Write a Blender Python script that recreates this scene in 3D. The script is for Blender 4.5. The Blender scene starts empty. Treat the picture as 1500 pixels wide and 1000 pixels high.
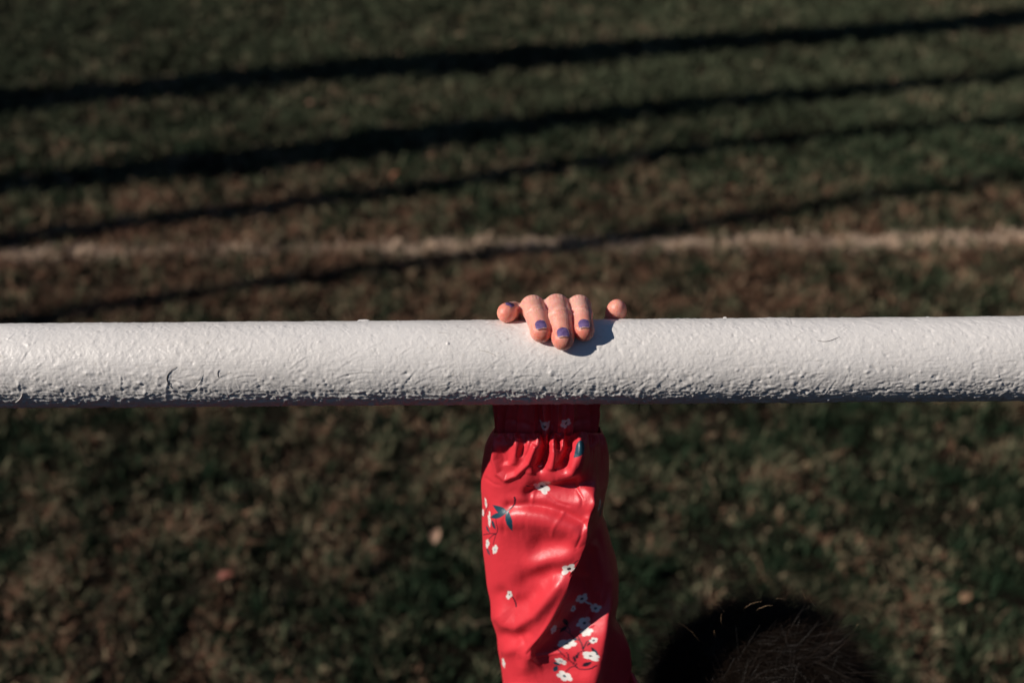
import bpy, math, random
import numpy as np
from mathutils import Vector, Matrix

random.seed(7)
rng = np.random.default_rng(7)
S = bpy.context.scene
C = S.collection
PI = math.pi

# ------------------------------------------------------------------ camera, sky, sun, exposure
PITCH = math.radians(34.0)
ROLL = math.radians(0.4)
RAIL_Z = 1.10            # height of the rail's centre line
RAIL_R = 0.02415         # 48.3 mm tube
FOCAL = 35.0
FP = FOCAL / 36.0 * 1500
F = np.array([0, math.cos(PITCH), -math.sin(PITCH)])
U0 = np.array([0, math.sin(PITCH), math.cos(PITCH)])
X0 = np.array([1.0, 0, 0])
UP = U0 * math.cos(ROLL) + X0 * math.sin(ROLL)
RT = X0 * math.cos(ROLL) - U0 * math.sin(ROLL)
CAM = np.array([0, 0, RAIL_Z]) - 0.57 * F + 0.0117 * U0

cam_data = bpy.data.cameras.new('camera')
cam = bpy.data.objects.new('camera', cam_data)
C.objects.link(cam)
M = Matrix(((RT[0], UP[0], -F[0], CAM[0]), (RT[1], UP[1], -F[1], CAM[1]),
            (RT[2], UP[2], -F[2], CAM[2]), (0, 0, 0, 1)))
cam.matrix_world = M
cam_data.lens = FOCAL
cam_data.sensor_width = 36
cam_data.clip_start = 0.02
cam_data.clip_end = 3000
cam_data.dof.use_dof = True
cam_data.dof.focus_distance = 0.57
cam_data.dof.aperture_fstop = 4.6
S.camera = cam

SUN_EL = math.radians(34.5)
SUN_PHI = math.radians(14.6)      # shadows run to +x, turned this much to +y
SUND = np.array([-math.cos(SUN_EL) * math.cos(SUN_PHI), -math.cos(SUN_EL) * math.sin(SUN_PHI), math.sin(SUN_EL)])
sun_data = bpy.data.lights.new('sun', 'SUN')
sun_data.energy = 5.0
sun_data.angle = math.radians(0.53)
sun_data.color = (1.0, 0.915, 0.83)
sun = bpy.data.objects.new('sun', sun_data)
C.objects.link(sun)
sun.rotation_euler = Vector(SUND).to_track_quat('Z', 'Y').to_euler()

W = bpy.data.worlds.new('World')
S.world = W
W.use_nodes = True
nt = W.node_tree
nt.nodes.clear()
sky = nt.nodes.new('ShaderNodeTexSky')
sky.sky_type = 'NISHITA'
sky.sun_disc = False
sky.sun_elevation = SUN_EL
sky.sun_rotation = math.atan2(SUND[0], SUND[1])
sky.dust_density = 0.0
sky.ozone_density = 4.0
bg = nt.nodes.new('ShaderNodeBackground')
bg.inputs['Strength'].default_value = 0.05
wo = nt.nodes.new('ShaderNodeOutputWorld')
nt.links.new(sky.outputs[0], bg.inputs[0])
nt.links.new(bg.outputs[0], wo.inputs[0])

S.view_settings.view_transform = 'Standard'
S.view_settings.look = 'None'
S.view_settings.gamma = 1.0
S.view_settings.use_curve_mapping = False
S.view_settings.exposure = -0.10

# ------------------------------------------------------------------ helpers
def ray(px, py):
    d = F * FP + RT * (px - 750) - UP * (py - 500)
    return d / np.linalg.norm(d)

def on_plane(px, py, n, k):
    """world point where the sight line meets the plane n.p = k"""
    d = ray(px, py)
    return CAM + d * (k - n @ CAM) / (n @ d)

GN = np.array([0, 0, 1.0])
def on_ground(px, py, z=0.0):
    return on_plane(px, py, GN, z)

def on_rail(px, py, r=RAIL_R):
    d = ray(px, py)
    o = CAM - np.array([0, 0, RAIL_Z])
    a = d[1] ** 2 + d[2] ** 2
    b = 2 * (o[1] * d[1] + o[2] * d[2])
    c = o[1] ** 2 + o[2] ** 2 - r * r
    t = (-b - math.sqrt(max(b * b - 4 * a * c, 0))) / (2 * a)
    return CAM + d * t

def _hash(i, j, k, seed):
    h = (i * 374761393 + j * 668265263 + k * 2147483647 + seed * 1274126177) & 0xffffffff
    h = ((h ^ (h >> 13)) * 1274126177) & 0xffffffff
    h = ((h ^ (h >> 16)) * 2246822519) & 0xffffffff
    return ((h ^ (h >> 15)) & 0xffffff) / float(0xffffff) * 2 - 1

def noise3(x, y, z, seed=0):
    x, y, z = np.broadcast_arrays(x, y, z)
    i = np.floor(x).astype(np.int64); j = np.floor(y).astype(np.int64); k = np.floor(z).astype(np.int64)
    fx, fy, fz = x - i, y - j, z - k
    fx = fx * fx * fx * (fx * (fx * 6 - 15) + 10)
    fy = fy * fy * fy * (fy * (fy * 6 - 15) + 10)
    fz = fz * fz * fz * (fz * (fz * 6 - 15) + 10)
    r = 0
    for a in (0, 1):
        wa = fx if a else 1 - fx
        for b in (0, 1):
            wb = fy if b else 1 - fy
            for c in (0, 1):
                wc = fz if c else 1 - fz
                r = r + _hash(i + a, j + b, k + c, seed) * wa * wb * wc
    return r

def fbm(x, y, z, octs=3, seed=0):
    r = 0; a = 1; s = 0
    for o in range(octs):
        r = r + a * noise3(x * 2 ** o, y * 2 ** o, z * 2 ** o, seed + o * 17)
        s += a; a *= 0.5
    return r / s

def smooth01(x):
    x = np.clip(x, 0, 1)
    return x * x * (3 - 2 * x)

def mesh_np(name, verts, faces, mat=None, parent=None, smooth=True, cols=None, link=True, uvs=None):
    """faces: (n,3) or (n,4) int array, or list of such arrays"""
    me = bpy.data.meshes.new(name)
    verts = np.ascontiguousarray(verts, dtype=np.float32)
    if not isinstance(faces, list):
        faces = [faces]
    faces = [np.asarray(f, dtype=np.int32) for f in faces if len(f)]
    me.vertices.add(len(verts))
    me.vertices.foreach_set('co', verts.ravel())
    nl = sum(f.size for f in faces); nf = sum(len(f) for f in faces)
    me.loops.add(nl)
    me.loops.foreach_set('vertex_index', np.concatenate([f.ravel() for f in faces]))
    me.polygons.add(nf)
    tot = np.concatenate([np.full(len(f), f.shape[1], np.int32) for f in faces])
    start = np.concatenate([[0], np.cumsum(tot)[:-1]]).astype(np.int32)
    me.polygons.foreach_set('loop_start', start)
    me.polygons.foreach_set('loop_total', tot)
    me.update(calc_edges=True)
    if smooth:
        me.polygons.foreach_set('use_smooth', np.ones(nf, dtype=bool))
    if cols is not None:
        at = me.color_attributes.new('tint', 'FLOAT_COLOR', 'POINT')
        c4 = np.ones((len(verts), 4), np.float32)
        c4[:, :cols.shape[1]] = cols
        at.data.foreach_set('color', c4.ravel())
    if mat:
        me.materials.append(mat)
    me.validate()
    if not link:
        return me
    o = bpy.data.objects.new(name, me)
    C.objects.link(o)
    if parent:
        o.parent = parent
    return o

def tag(o, label=None, cat=None, group=None, kind=None):
    if label: o['label'] = label
    if cat: o['category'] = cat
    if group: o['group'] = group
    if kind: o['kind'] = kind
    return o

def empty(name, loc):
    o = bpy.data.objects.new(name, None)
    C.objects.link(o)
    o.location = loc
    o.empty_display_size = 0.05
    return o

def adopt(o, parent):
    """parent while keeping world coordinates baked in the mesh"""
    o.parent = parent
    if parent.parent is None:
        o.matrix_parent_inverse = Matrix.Translation(-parent.location)

def parent_loc(p):
    l = Vector((0, 0, 0))
    while p:
        l += p.location
        p = p.parent
    return l

def grid_faces(n, m, wrap=False):
    """n rows of m points"""
    i = np.arange(n - 1)[:, None]
    mm = m if wrap else m - 1
    j = np.arange(mm)[None, :]
    j2 = (j + 1) % m
    a = i * m + j; b = i * m + j2; c = (i + 1) * m + j2; d = (i + 1) * m + j
    return np.stack([a, b, c, d], -1).reshape(-1, 4)

def tube_np(pts, rad, k=8, caps=True):
    pts = np.asarray(pts, float); n = len(pts)
    rad = np.broadcast_to(np.asarray(rad, float), (n,))
    t = np.gradient(pts, axis=0)
    t /= np.linalg.norm(t, axis=1)[:, None] + 1e-12
    ref = np.array([0.13, 0.31, 0.94])
    if abs(t.mean(0) @ ref) > 0.8 * np.linalg.norm(t.mean(0)):
        ref = np.array([0.97, 0.2, 0.1])
    b = np.cross(t, ref); b /= np.linalg.norm(b, axis=1)[:, None]
    c = np.cross(t, b)
    a = np.linspace(0, 2 * PI, k, endpoint=False)
    v = pts[:, None] + rad[:, None, None] * (np.cos(a)[None, :, None] * b[:, None] + np.sin(a)[None, :, None] * c[:, None])
    v = v.reshape(-1, 3)
    f = [grid_faces(n, k, True)]
    if caps:
        v = np.vstack([v, pts[0], pts[-1]])
        j = np.arange(k); j2 = (j + 1) % k
        f.append(np.concatenate([np.stack([np.full(k, n * k), j2, j], -1),
                                 np.stack([np.full(k, n * k + 1), (n - 1) * k + j, (n - 1) * k + j2], -1)]))
    return v, f

# ---- signed distance fields and surface nets
class Field:
    def __init__(self, lo, hi, h):
        self.lo = np.array(lo, float); self.h = h
        self.n = np.ceil((np.array(hi) - self.lo) / h).astype(int) + 1
        self.v = np.full(self.n, 0.02, np.float32)
        self.ax = [(self.lo[i] + h * np.arange(self.n[i])).astype(np.float32) for i in range(3)]
    def box(self, lo, hi):
        a = np.clip(np.floor((np.array(lo) - self.lo) / self.h).astype(int), 0, self.n)
        b = np.clip(np.ceil((np.array(hi) - self.lo) / self.h).astype(int) + 1, 0, self.n)
        return tuple(slice(a[i], b[i]) for i in range(3))
    def xyz(self, s):
        return (self.ax[0][s[0]][:, None, None], self.ax[1][s[1]][None, :, None], self.ax[2][s[2]][None, None, :])
    def merge(self, s, d, k, sub=False):
        w = self.v[s]
        if sub:
            if k > 0:
                hh = np.clip(0.5 - 0.5 * (w + d) / k, 0, 1)
                self.v[s] = w * (1 - hh) + (-d) * hh + k * hh * (1 - hh)
            else:
                self.v[s] = np.maximum(w, -d)
        else:
            if k > 0:
                hh = np.clip(0.5 + 0.5 * (w - d) / k, 0, 1)
                self.v[s] = w * (1 - hh) + d * hh - k * hh * (1 - hh)
            else:
                self.v[s] = np.minimum(w, d)
    def cone(self, a, b, ra, rb, k=0.001, sub=False):
        a = np.array(a, np.float32); b = np.array(b, np.float32)
        m = max(ra, rb) + k * 1.5 + 0.004
        s = self.box(np.minimum(a, b) - m, np.maximum(a, b) + m)
        x, y, z = self.xyz(s)
        ab = b - a; L = float(ab @ ab) + 1e-12
        t = np.clip(((x - a[0]) * ab[0] + (y - a[1]) * ab[1] + (z - a[2]) * ab[2]) / L, 0, 1)
        d = np.sqrt((x - a[0] - t * ab[0]) ** 2 + (y - a[1] - t * ab[1]) ** 2 + (z - a[2] - t * ab[2]) ** 2) - (ra + (rb - ra) * t)
        self.merge(s, d, k, sub)
    def ell(self, c, r, k=0.001, sub=False, rot=None):
        c = np.array(c, np.float32); r = np.array(r, np.float32)
        m = r.max() + k * 1.5 + 0.004
        s = self.box(c - m, c + m)
        x, y, z = self.xyz(s)
        x, y, z = x - c[0], y - c[1], z - c[2]
        if rot is not None:
            R = np.array(rot, np.float32)
            x, y, z = (R[0, 0] * x + R[0, 1] * y + R[0, 2] * z, R[1, 0] * x + R[1, 1] * y + R[1, 2] * z,
                       R[2, 0] * x + R[2, 1] * y + R[2, 2] * z)
        k0 = np.sqrt((x / r[0]) ** 2 + (y / r[1]) ** 2 + (z / r[2]) ** 2)
        k1 = np.sqrt((x / r[0] ** 2) ** 2 + (y / r[1] ** 2) ** 2 + (z / r[2] ** 2) ** 2) + 1e-9
        d = k0 * (k0 - 1) / k1
        self.merge(s, d, k, sub)
    def chain(self, pts, rad, k=0.001, kj=None):
        for i in range(len(pts) - 1):
            self.cone(pts[i], pts[i + 1], rad[i], rad[i + 1], k)
    def nets(self, iters=1):
        v = self.v; h = self.h
        ins = v < 0
        n = v.shape
        cnt = np.zeros((n[0] - 1, n[1] - 1, n[2] - 1), np.int8)
        for a in (0, 1):
            for b in (0, 1):
                for c in (0, 1):
                    cnt += ins[a:n[0] - 1 + a, b:n[1] - 1 + b, c:n[2] - 1 + c]
        act = (cnt > 0) & (cnt < 8)
        I = np.argwhere(act)
        idx = np.full(act.shape, -1, np.int32)
        idx[act] = np.arange(len(I))
        cor = {}
        for a in (0, 1):
            for b in (0, 1):
                for c in (0, 1):
                    cor[(a, b, c)] = v[I[:, 0] + a, I[:, 1] + b, I[:, 2] + c]
        acc = np.zeros((len(I), 3)); num = np.zeros(len(I))
        for ax in range(3):
            for p in (0, 1):
                for q in (0, 1):
                    c0 = [0, 0, 0]; o = [i for i in range(3) if i != ax]
                    c0[o[0]] = p; c0[o[1]] = q
                    c1 = list(c0); c1[ax] = 1
                    v0 = cor[tuple(c0)]; v1 = cor[tuple(c1)]
                    m = (v0 < 0) != (v1 < 0)
                    t = np.where(m, v0 / np.where(m, v0 - v1, 1), 0)
                    P = np.tile(np.array(c0, float), (len(I), 1)); P[:, ax] = t
                    acc[m] += P[m]; num[m] += 1
        vert = (I + acc / num[:, None]) * h + self.lo
        quads = []
        for ax in range(3):
            s0 = [slice(None)] * 3; s1 = [slice(None)] * 3
            s0[ax] = slice(0, -1); s1[ax] = slice(1, None)
            ch = ins[tuple(s0)] != ins[tuple(s1)]
            E = np.argwhere(ch)
            o = [i for i in range(3) if i != ax]
            ok = (E[:, o[0]] > 0) & (E[:, o[1]] > 0) & (E[:, o[0]] < n[o[0]] - 1) & (E[:, o[1]] < n[o[1]] - 1)
            E = E[ok]
            q = []
            for (p, r) in ((-1, -1), (0, -1), (0, 0), (-1, 0)):
                K = E.copy(); K[:, o[0]] += p; K[:, o[1]] += r
                q.append(idx[K[:, 0], K[:, 1], K[:, 2]])
            q = np.stack(q, -1)
            flip = ins[E[:, 0], E[:, 1], E[:, 2]]
            if ax == 1:
                flip = ~flip
            q[~flip] = q[~flip][:, ::-1]
            quads.append(q)
        Q = np.concatenate(quads)
        for _ in range(iters):
            s = np.zeros_like(vert); w = np.zeros(len(vert))
            for a, b in ((0, 1), (1, 2), (2, 3), (3, 0)):
                for p, q in ((a, b), (b, a)):
                    for c in range(3):
                        s[:, c] += np.bincount(Q[:, p], vert[Q[:, q], c], len(vert))
                    w += np.bincount(Q[:, p], minlength=len(vert))
            vert = vert * 0.45 + 0.55 * s / np.maximum(w, 1)[:, None]
        return vert, Q

# ---- material helper
def mat(name, **kw):
    m = bpy.data.materials.new(name)
    m.use_nodes = True
    b = m.node_tree.nodes['Principled BSDF']
    for k, v in kw.items():
        b.inputs[k].default_value = v
    return m, m.node_tree, b

def node(t, typ, **kw):
    n = t.nodes.new(typ)
    for k, v in kw.items():
        if isinstance(k, str) and hasattr(n, k) and k not in n.inputs:
            setattr(n, k, v)
        else:
            n.inputs[k].default_value = v
    return n

def noise_node(t, scale, detail=3, rough=0.55, coord=None, vec_scale=None):
    n = t.nodes.new('ShaderNodeTexNoise')
    n.inputs['Scale'].default_value = scale
    n.inputs['Detail'].default_value = detail
    n.inputs['Roughness'].default_value = rough
    tc = t.nodes.new('ShaderNodeTexCoord')
    if vec_scale:
        mp = t.nodes.new('ShaderNodeMapping')
        mp.inputs['Scale'].default_value = vec_scale
        t.links.new(tc.outputs['Object'], mp.inputs[0])
        t.links.new(mp.outputs[0], n.inputs['Vector'])
    else:
        t.links.new(tc.outputs['Object'], n.inputs['Vector'])
    return n

def ramp(t, src, stops):
    r = t.nodes.new('ShaderNodeValToRGB')
    els = r.color_ramp.elements
    while len(els) < len(stops):
        els.new(0.5)
    for e, (p, c) in zip(els, stops):
        e.position = p
        e.color = (*c, 1) if len(c) == 3 else c
    t.links.new(src, r.inputs[0])
    return r

def bump(t, b, height, strength, dist, prev=None):
    n = t.nodes.new('ShaderNodeBump')
    n.inputs['Strength'].default_value = strength
    n.inputs['Distance'].default_value = dist
    t.links.new(height, n.inputs['Height'])
    if prev:
        t.links.new(prev.outputs[0], n.inputs['Normal'])
    t.links.new(n.outputs[0], b.inputs['Normal'])
    return n

def attr_mat(name, **kw):
    m, t, b = mat(name, **kw)
    a = t.nodes.new('ShaderNodeAttribute'); a.attribute_name = 'tint'
    t.links.new(a.outputs['Color'], b.inputs['Base Color'])
    return m, t, b

# ------------------------------------------------------------------ materials
M_soil, t, b = mat('soil', Roughness=1.0)
b.inputs['Specular IOR Level'].default_value = 0.03
n1 = noise_node(t, 7, 6, 0.7); n2 = noise_node(t, 60, 4, 0.7)
r = ramp(t, n1.outputs[0], [(0.3, (0.007, 0.007, 0.005)), (0.5, (0.013, 0.010, 0.007)), (0.7, (0.022, 0.015, 0.010))])
t.links.new(r.outputs[0], b.inputs['Base Color'])
bump(t, b, n2.outputs[0], 0.8, 0.02)

M_grass, t, b = attr_mat('grass', Roughness=0.75)
b.inputs['Specular IOR Level'].default_value = 0.05
M_chalk, t, b = attr_mat('chalk', Roughness=0.95)

M_paint, t, b = mat('white_paint', Roughness=0.43)
b.inputs['Specular IOR Level'].default_value = 0.5
nf = noise_node(t, 900, 4, 0.65)
ns = noise_node(t, 1, 4, 0.6, vec_scale=(55, 900, 900))
nl = noise_node(t, 9, 5, 0.6)
nm = noise_node(t, 330, 5, 0.7)
r1 = ramp(t, nl.outputs[0], [(0.3, (0.73, 0.70, 0.665)), (0.7, (0.80, 0.775, 0.745))])
r2 = ramp(t, nm.outputs[0], [(0.0, (0.60, 0.55, 0.48)), (0.30, (0.86, 0.84, 0.80)), (0.38, (1, 1, 1))])
mx = t.nodes.new('ShaderNodeMix'); mx.data_type = 'RGBA'; mx.blend_type = 'MULTIPLY'; mx.inputs[0].default_value = 1
t.links.new(r1.outputs[0], mx.inputs[6]); t.links.new(r2.outputs[0], mx.inputs[7])
t.links.new(mx.outputs[2], b.inputs['Base Color'])
q = bump(t, b, nf.outputs[0], 0.30, 0.0006)
q = bump(t, b, ns.outputs[0], 0.30, 0.0006, q)
M_bristle, _, _ = mat('painted_bristle', Roughness=0.4, **{'Base Color': (0.50, 0.47, 0.43, 1)})
M_bristle_dark, _, _ = mat('bare_bristle', Roughness=0.4, **{'Base Color': (0.05, 0.035, 0.025, 1)})
M_post, t, b = mat('post_paint', Roughness=0.4, **{'Base Color': (0.74, 0.73, 0.73, 1)})
nn = noise_node(t, 300, 4); bump(t, b, nn.outputs[0], 0.3, 0.001)

M_skin, t, b = mat('skin', Roughness=0.34)
b.inputs['Subsurface Weight'].default_value = 0.75
b.inputs['Subsurface Radius'].default_value = (1.0, 0.25, 0.11)
b.inputs['Subsurface Scale'].default_value = 0.0032
b.inputs['Specular IOR Level'].default_value = 0.45
n1 = noise_node(t, 130, 6, 0.65)
r = ramp(t, n1.outputs[0], [(0.3, (0.72, 0.28, 0.21)), (0.5, (0.79, 0.385, 0.30)), (0.7, (0.84, 0.46, 0.37))])
at_ = t.nodes.new('ShaderNodeAttribute'); at_.attribute_name = 'tint'
mx = t.nodes.new('ShaderNodeMix'); mx.data_type = 'RGBA'; mx.blend_type = 'MULTIPLY'; mx.inputs[0].default_value = 1
t.links.new(r.outputs[0], mx.inputs[6]); t.links.new(at_.outputs['Color'], mx.inputs[7])
t.links.new(mx.outputs[2], b.inputs['Base Color'])
n2 = t.nodes.new('ShaderNodeTexVoronoi'); n2.inputs['Scale'].default_value = 1500
tc = t.nodes.new('ShaderNodeTexCoord'); t.links.new(tc.outputs['Object'], n2.inputs['Vector'])
n3 = noise_node(t, 700, 4, 0.6)
q = bump(t, b, n2.outputs['Distance'], 0.35, 0.0003)
q = bump(t, b, n3.outputs[0], 0.45, 0.0005, q)
n4 = noise_node(t, 1, 4, 0.6, vec_scale=(260, 1500, 1500))
q = bump(t, b, n4.outputs[0], 0.35, 0.0003, q)

M_nail, t, b = mat('purple_polish', Roughness=0.24)
b.inputs['Specular IOR Level'].default_value = 0.6
n1 = noise_node(t, 450, 3, 0.5)
r = ramp(t, n1.outputs[0], [(0.35, (0.105, 0.065, 0.185)), (0.62, (0.19, 0.125, 0.275))])
at_ = t.nodes.new('ShaderNodeAttribute'); at_.attribute_name = 'tint'
mx = t.nodes.new('ShaderNodeMix'); mx.data_type = 'RGBA'
t.links.new(at_.outputs['Fac'], mx.inputs[0]); t.links.new(r.outputs[0], mx.inputs[6]); mx.inputs[7].default_value = (0.74, 0.45, 0.36, 1)
t.links.new(mx.outputs[2], b.inputs['Base Color'])

M_rain, t, b = attr_mat('coated_rain_fabric', Roughness=0.42)
b.inputs['Specular IOR Level'].default_value = 0.5
b.inputs['Coat Weight'].default_value = 0.22
b.inputs['Coat Roughness'].default_value = 0.33
n1 = noise_node(t, 350, 4, 0.6); n2 = noise_node(t, 2600, 2, 0.5)
q = bump(t, b, n1.outputs[0], 0.22, 0.0008)
q = bump(t, b, n2.outputs[0], 0.22, 0.0003, q)
n5 = noise_node(t, 1, 5, 0.65, vec_scale=(170, 170, 60))
q = bump(t, b, n5.outputs[0], 0.20, 0.0012, q)
RED = np.array([0.68, 0.038, 0.054])

M_hair, t, b = attr_mat('brown_hair', Roughness=0.42)
b.inputs['Specular IOR Level'].default_value = 0.14
M_trouser, t, b = mat('navy_cloth', Roughness=0.85, **{'Base Color': (0.03, 0.04, 0.08, 1)})
nn = noise_node(t, 200, 4); bump(t, b, nn.outputs[0], 0.4, 0.002)
M_boot, t, b = mat('rubber_boot', Roughness=0.35, **{'Base Color': (0.05, 0.07, 0.12, 1)})
nn = noise_node(t, 40, 4); bump(t, b, nn.outputs[0], 0.1, 0.002)
M_eye, _, _ = mat('eye', Roughness=0.1, **{'Base Color': (0.75, 0.74, 0.72, 1)})
M_iris, _, _ = mat('iris', Roughness=0.1, **{'Base Color': (0.04, 0.025, 0.015, 1)})
M_bark, t, b = mat('bark', Roughness=0.9)
n1 = noise_node(t, 12, 6, 0.7, vec_scale=(3, 3, 0.6))
r = ramp(t, n1.outputs[0], [(0.3, (0.06, 0.045, 0.035)), (0.7, (0.20, 0.17, 0.14))])
t.links.new(r.outputs[0], b.inputs['Base Color']); bump(t, b, n1.outputs[0], 0.8, 0.03)
M_leaf, t, b = attr_mat('dry_leaf', Roughness=0.7)
n1 = noise_node(t, 120, 4); bump(t, b, n1.outputs[0], 0.4, 0.002)

# ------------------------------------------------------------------ ground
def ground_z(x, y):
    return 0.010 * fbm(x * 1.3, y * 1.3, 0.5, 3, 5) + 0.008 * fbm(x * 9, y * 9, 0.2, 2, 9)
def clump(x, y):
    return smooth01(0.5 + 0.95 * fbm(x * 24, y * 24, 0.7, 2, 31) + 0.16 * fbm(x * 8, y * 8, 0.2, 1, 32))

xs = np.concatenate([-np.geomspace(900, 6.2, 14), np.linspace(-6, 6, 301), np.geomspace(6.2, 900, 14)])
ys = np.concatenate([-np.geomspace(900, 2.2, 14), np.linspace(-2, 8, 201), np.geomspace(8.2, 900, 14)])
GX, GY = np.meshgrid(xs, ys)
GZ = ground_z(GX, GY) - 0.004
V = np.stack([GX, GY, GZ], -1).reshape(-1, 3)
o = mesh_np('ground', V, grid_faces(len(ys), len(xs)), M_soil)
tag(o, kind='structure')

def line_y(x):
    """centre of the worn chalk line on the ground"""
    return LP0[1] + (x - LP0[0]) * (LP1[1] - LP0[1]) / (LP1[0] - LP0[0])
LP0, LP1 = on_ground(0, 371), on_ground(1500, 349)

def blades(x, y, hgt, wid, lean, rngl):
    n = len(x)
    z = ground_z(x, y) - 0.006
    a = rngl.uniform(0, 2 * PI, n); la = rngl.uniform(0, 2 * PI, n)
    w = np.stack([np.cos(a), np.sin(a), np.zeros(n)], -1) * wid[:, None] * 0.5
    ld = np.stack([np.cos(la), np.sin(la), np.zeros(n)], -1)
    base = np.stack([x, y, z], -1)
    mid = base + ld * (lean * hgt * 0.32)[:, None] + np.array([0, 0, 1.0]) * (hgt * 0.58)[:, None]
    tip = base + ld * (lean * hgt)[:, None] + np.array([0, 0, 1.0]) * (hgt * (1 - 0.35 * lean))[:, None]
    P = np.stack([base - w, base + w, mid - w * 0.85, mid + w * 0.85, tip], 1)
    i = np.arange(n)[:, None] * 5
    q = i + np.array([[0, 1, 3, 2]]); t3 = i + np.array([[2, 3, 4]])
    return P.reshape(-1, 3), [q, t3]

def scatter(n, x0, x1, y0, y1):
    """more blades where the ground is near the camera"""
    g = np.random.default_rng(21)
    X = []; Y = []; tot = 0
    while tot < n:
        x = g.uniform(x0, x1, 400000); y = g.uniform(y0, y1, 400000)
        d = np.hypot(y + 0.45, x * 0.75) + 0.25
        cl = clump(x, y)
        keep = g.uniform(0, 1, 400000) < np.clip(1.6 / d, 0.14, 1) * (0.50 + 0.50 * cl)
        X.append(x[keep]); Y.append(y[keep]); tot += keep.sum()
    return np.concatenate(X)[:n], np.concatenate(Y)[:n]

NB = 560000
bx, by = scatter(NB, -3.9, 3.9, -0.2, 6.6)
g = np.random.default_rng(3)
dry = 0.55 * fbm(bx * 1.7, by * 1.7, 0.3, 3, 41) + 0.60 * fbm(bx * 11, by * 11, 0.3, 2, 43)
nearline = np.exp(-((by - line_y(bx) + 0.15) / 0.55) ** 2)
dry = dry * 0.80 + 0.01 + 0.40 * fbm(bx * 30, by * 30, 0.3, 1, 44) + 0.44 * nearline - 0.26 * smooth01((by - line_y(bx) - 0.25) / 0.8) + 0.03
pick = g.uniform(0, 1, NB)
pal = np.array([[0.018, 0.034, 0.018], [0.042, 0.056, 0.031], [0.108, 0.108, 0.064], [0.23, 0.18, 0.115], [0.17, 0.095, 0.060]])
cl = clump(bx, by)
far = smooth01((by - line_y(bx) - 0.1) / 1.2)
u = np.clip((pick * 0.85 + dry * 1.15), 0, 1.15)
ci = np.digitize(u, [0.30, 0.56, 0.80, 0.97])
col = (pal[ci] * (1 - 0.45 * far[:, None]) + np.array([[0.062, 0.070, 0.040]]) * 0.45 * far[:, None]) * (1 + g.uniform(-0.5, 0.55, (NB, 1)) * (1 - 0.5 * far[:, None])) * (1.05 + 0.45 * far)[:, None] * (1 + 0.35 * fbm(bx * 5, by * 5, 0.1, 2, 47))[:, None]
col = col * (1 + far[:, None] * np.array([[0.09, -0.02, 0.02]]))
hgt = g.uniform(0.7, 1.3, NB) * (0.010 + 0.034 * cl) * np.where(ci >= 3, 0.85, 1.0)
lean = np.where(ci >= 3, g.uniform(0.4, 1.5, NB), g.uniform(0.1, 0.95, NB))
wid = g.uniform(0.0022, 0.0046, NB) * np.clip(np.hypot(by + 0.4, bx * 0.6) * 0.45, 1.0, 2.2)
# chalk dust left on the blades that stand in the line
dl = by - line_y(bx) + 0.034 * fbm(bx * 7, by * 9, 0.3, 3, 61)
wear = 0.32 + 0.75 * smooth01(fbm(bx * 3.2 + 8, by * 2.0, 0.9, 3, 63) * 0.7 + 1.0 * fbm(bx * 22, by * 22, 0.9, 2, 64) + 0.30 + 0.24 * np.clip(bx, -1.5, 1.8))
chalk = (np.exp(-(np.abs(dl) / (0.029 + 0.004 * np.clip(bx, -1.5, 1.5))) ** 2.5) * wear) > g.uniform(0, 1.1, NB)
V, Fc = blades(bx[~chalk], by[~chalk], hgt[~chalk], wid[~chalk], lean[~chalk], g)
o = mesh_np('grass', V, Fc, M_grass, smooth=False, cols=np.repeat(col[~chalk], 5, axis=0))
tag(o, 'short patchy turf of green and straw brown blades', 'grass', kind='stuff')
ccol = (np.array([[0.66, 0.49, 0.35]]) * g.uniform(0.45, 1.25, (NB, 1)))
# the line: chalky blades and crumbs
V, Fc = blades(bx[chalk], by[chalk], hgt[chalk] * 0.9, wid[chalk] * 1.3, lean[chalk], g)
cc = np.repeat(ccol[chalk], 5, axis=0)
nc = 40000
cx = g.uniform(-4.6, 4.6, nc); cy = line_y(cx) + g.normal(0, 0.026, nc)
wr = smooth01(fbm(cx * 3.2 + 8, cy * 2.0, 0.9, 3, 63) * 0.8 + 0.32 + 0.22 * np.clip(cx, -1.5, 1.8))
k_ = g.uniform(0, 1, nc) < wr * 0.8 + 0.12
cx, cy = cx[k_], cy[k_]; nc = len(cx)
sz = g.uniform(0.0015, 0.0055, nc)
oct_ = np.array([[1, 0, 0], [-1, 0, 0], [0, 1, 0], [0, -1, 0], [0, 0, 0.5], [0, 0, -0.5]], float)
P = np.stack([cx, cy, ground_z(cx, cy) - 0.001], -1)[:, None] + oct_[None] * sz[:, None, None] * g.uniform(0.6, 1.4, (nc, 6, 1))
of = np.array([[0, 2, 4], [2, 1, 4], [1, 3, 4], [3, 0, 4], [2, 0, 5], [1, 2, 5], [3, 1, 5], [0, 3, 5]])
f2 = (np.arange(nc)[:, None, None] * 6 + of[None]).reshape(-1, 3)
nb_ = len(V)
V = np.vstack([V, P.reshape(-1, 3)])
cc = np.vstack([cc, np.repeat(np.array([[0.50, 0.37, 0.27]]) * g.uniform(0.5, 1.2, (nc, 1)), 6, axis=0)])
o = mesh_np('pitch_line', V, [Fc[0], np.concatenate([Fc[1], f2 + nb_])], M_chalk, smooth=False, cols=cc)
tag(o, kind='structure')

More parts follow.
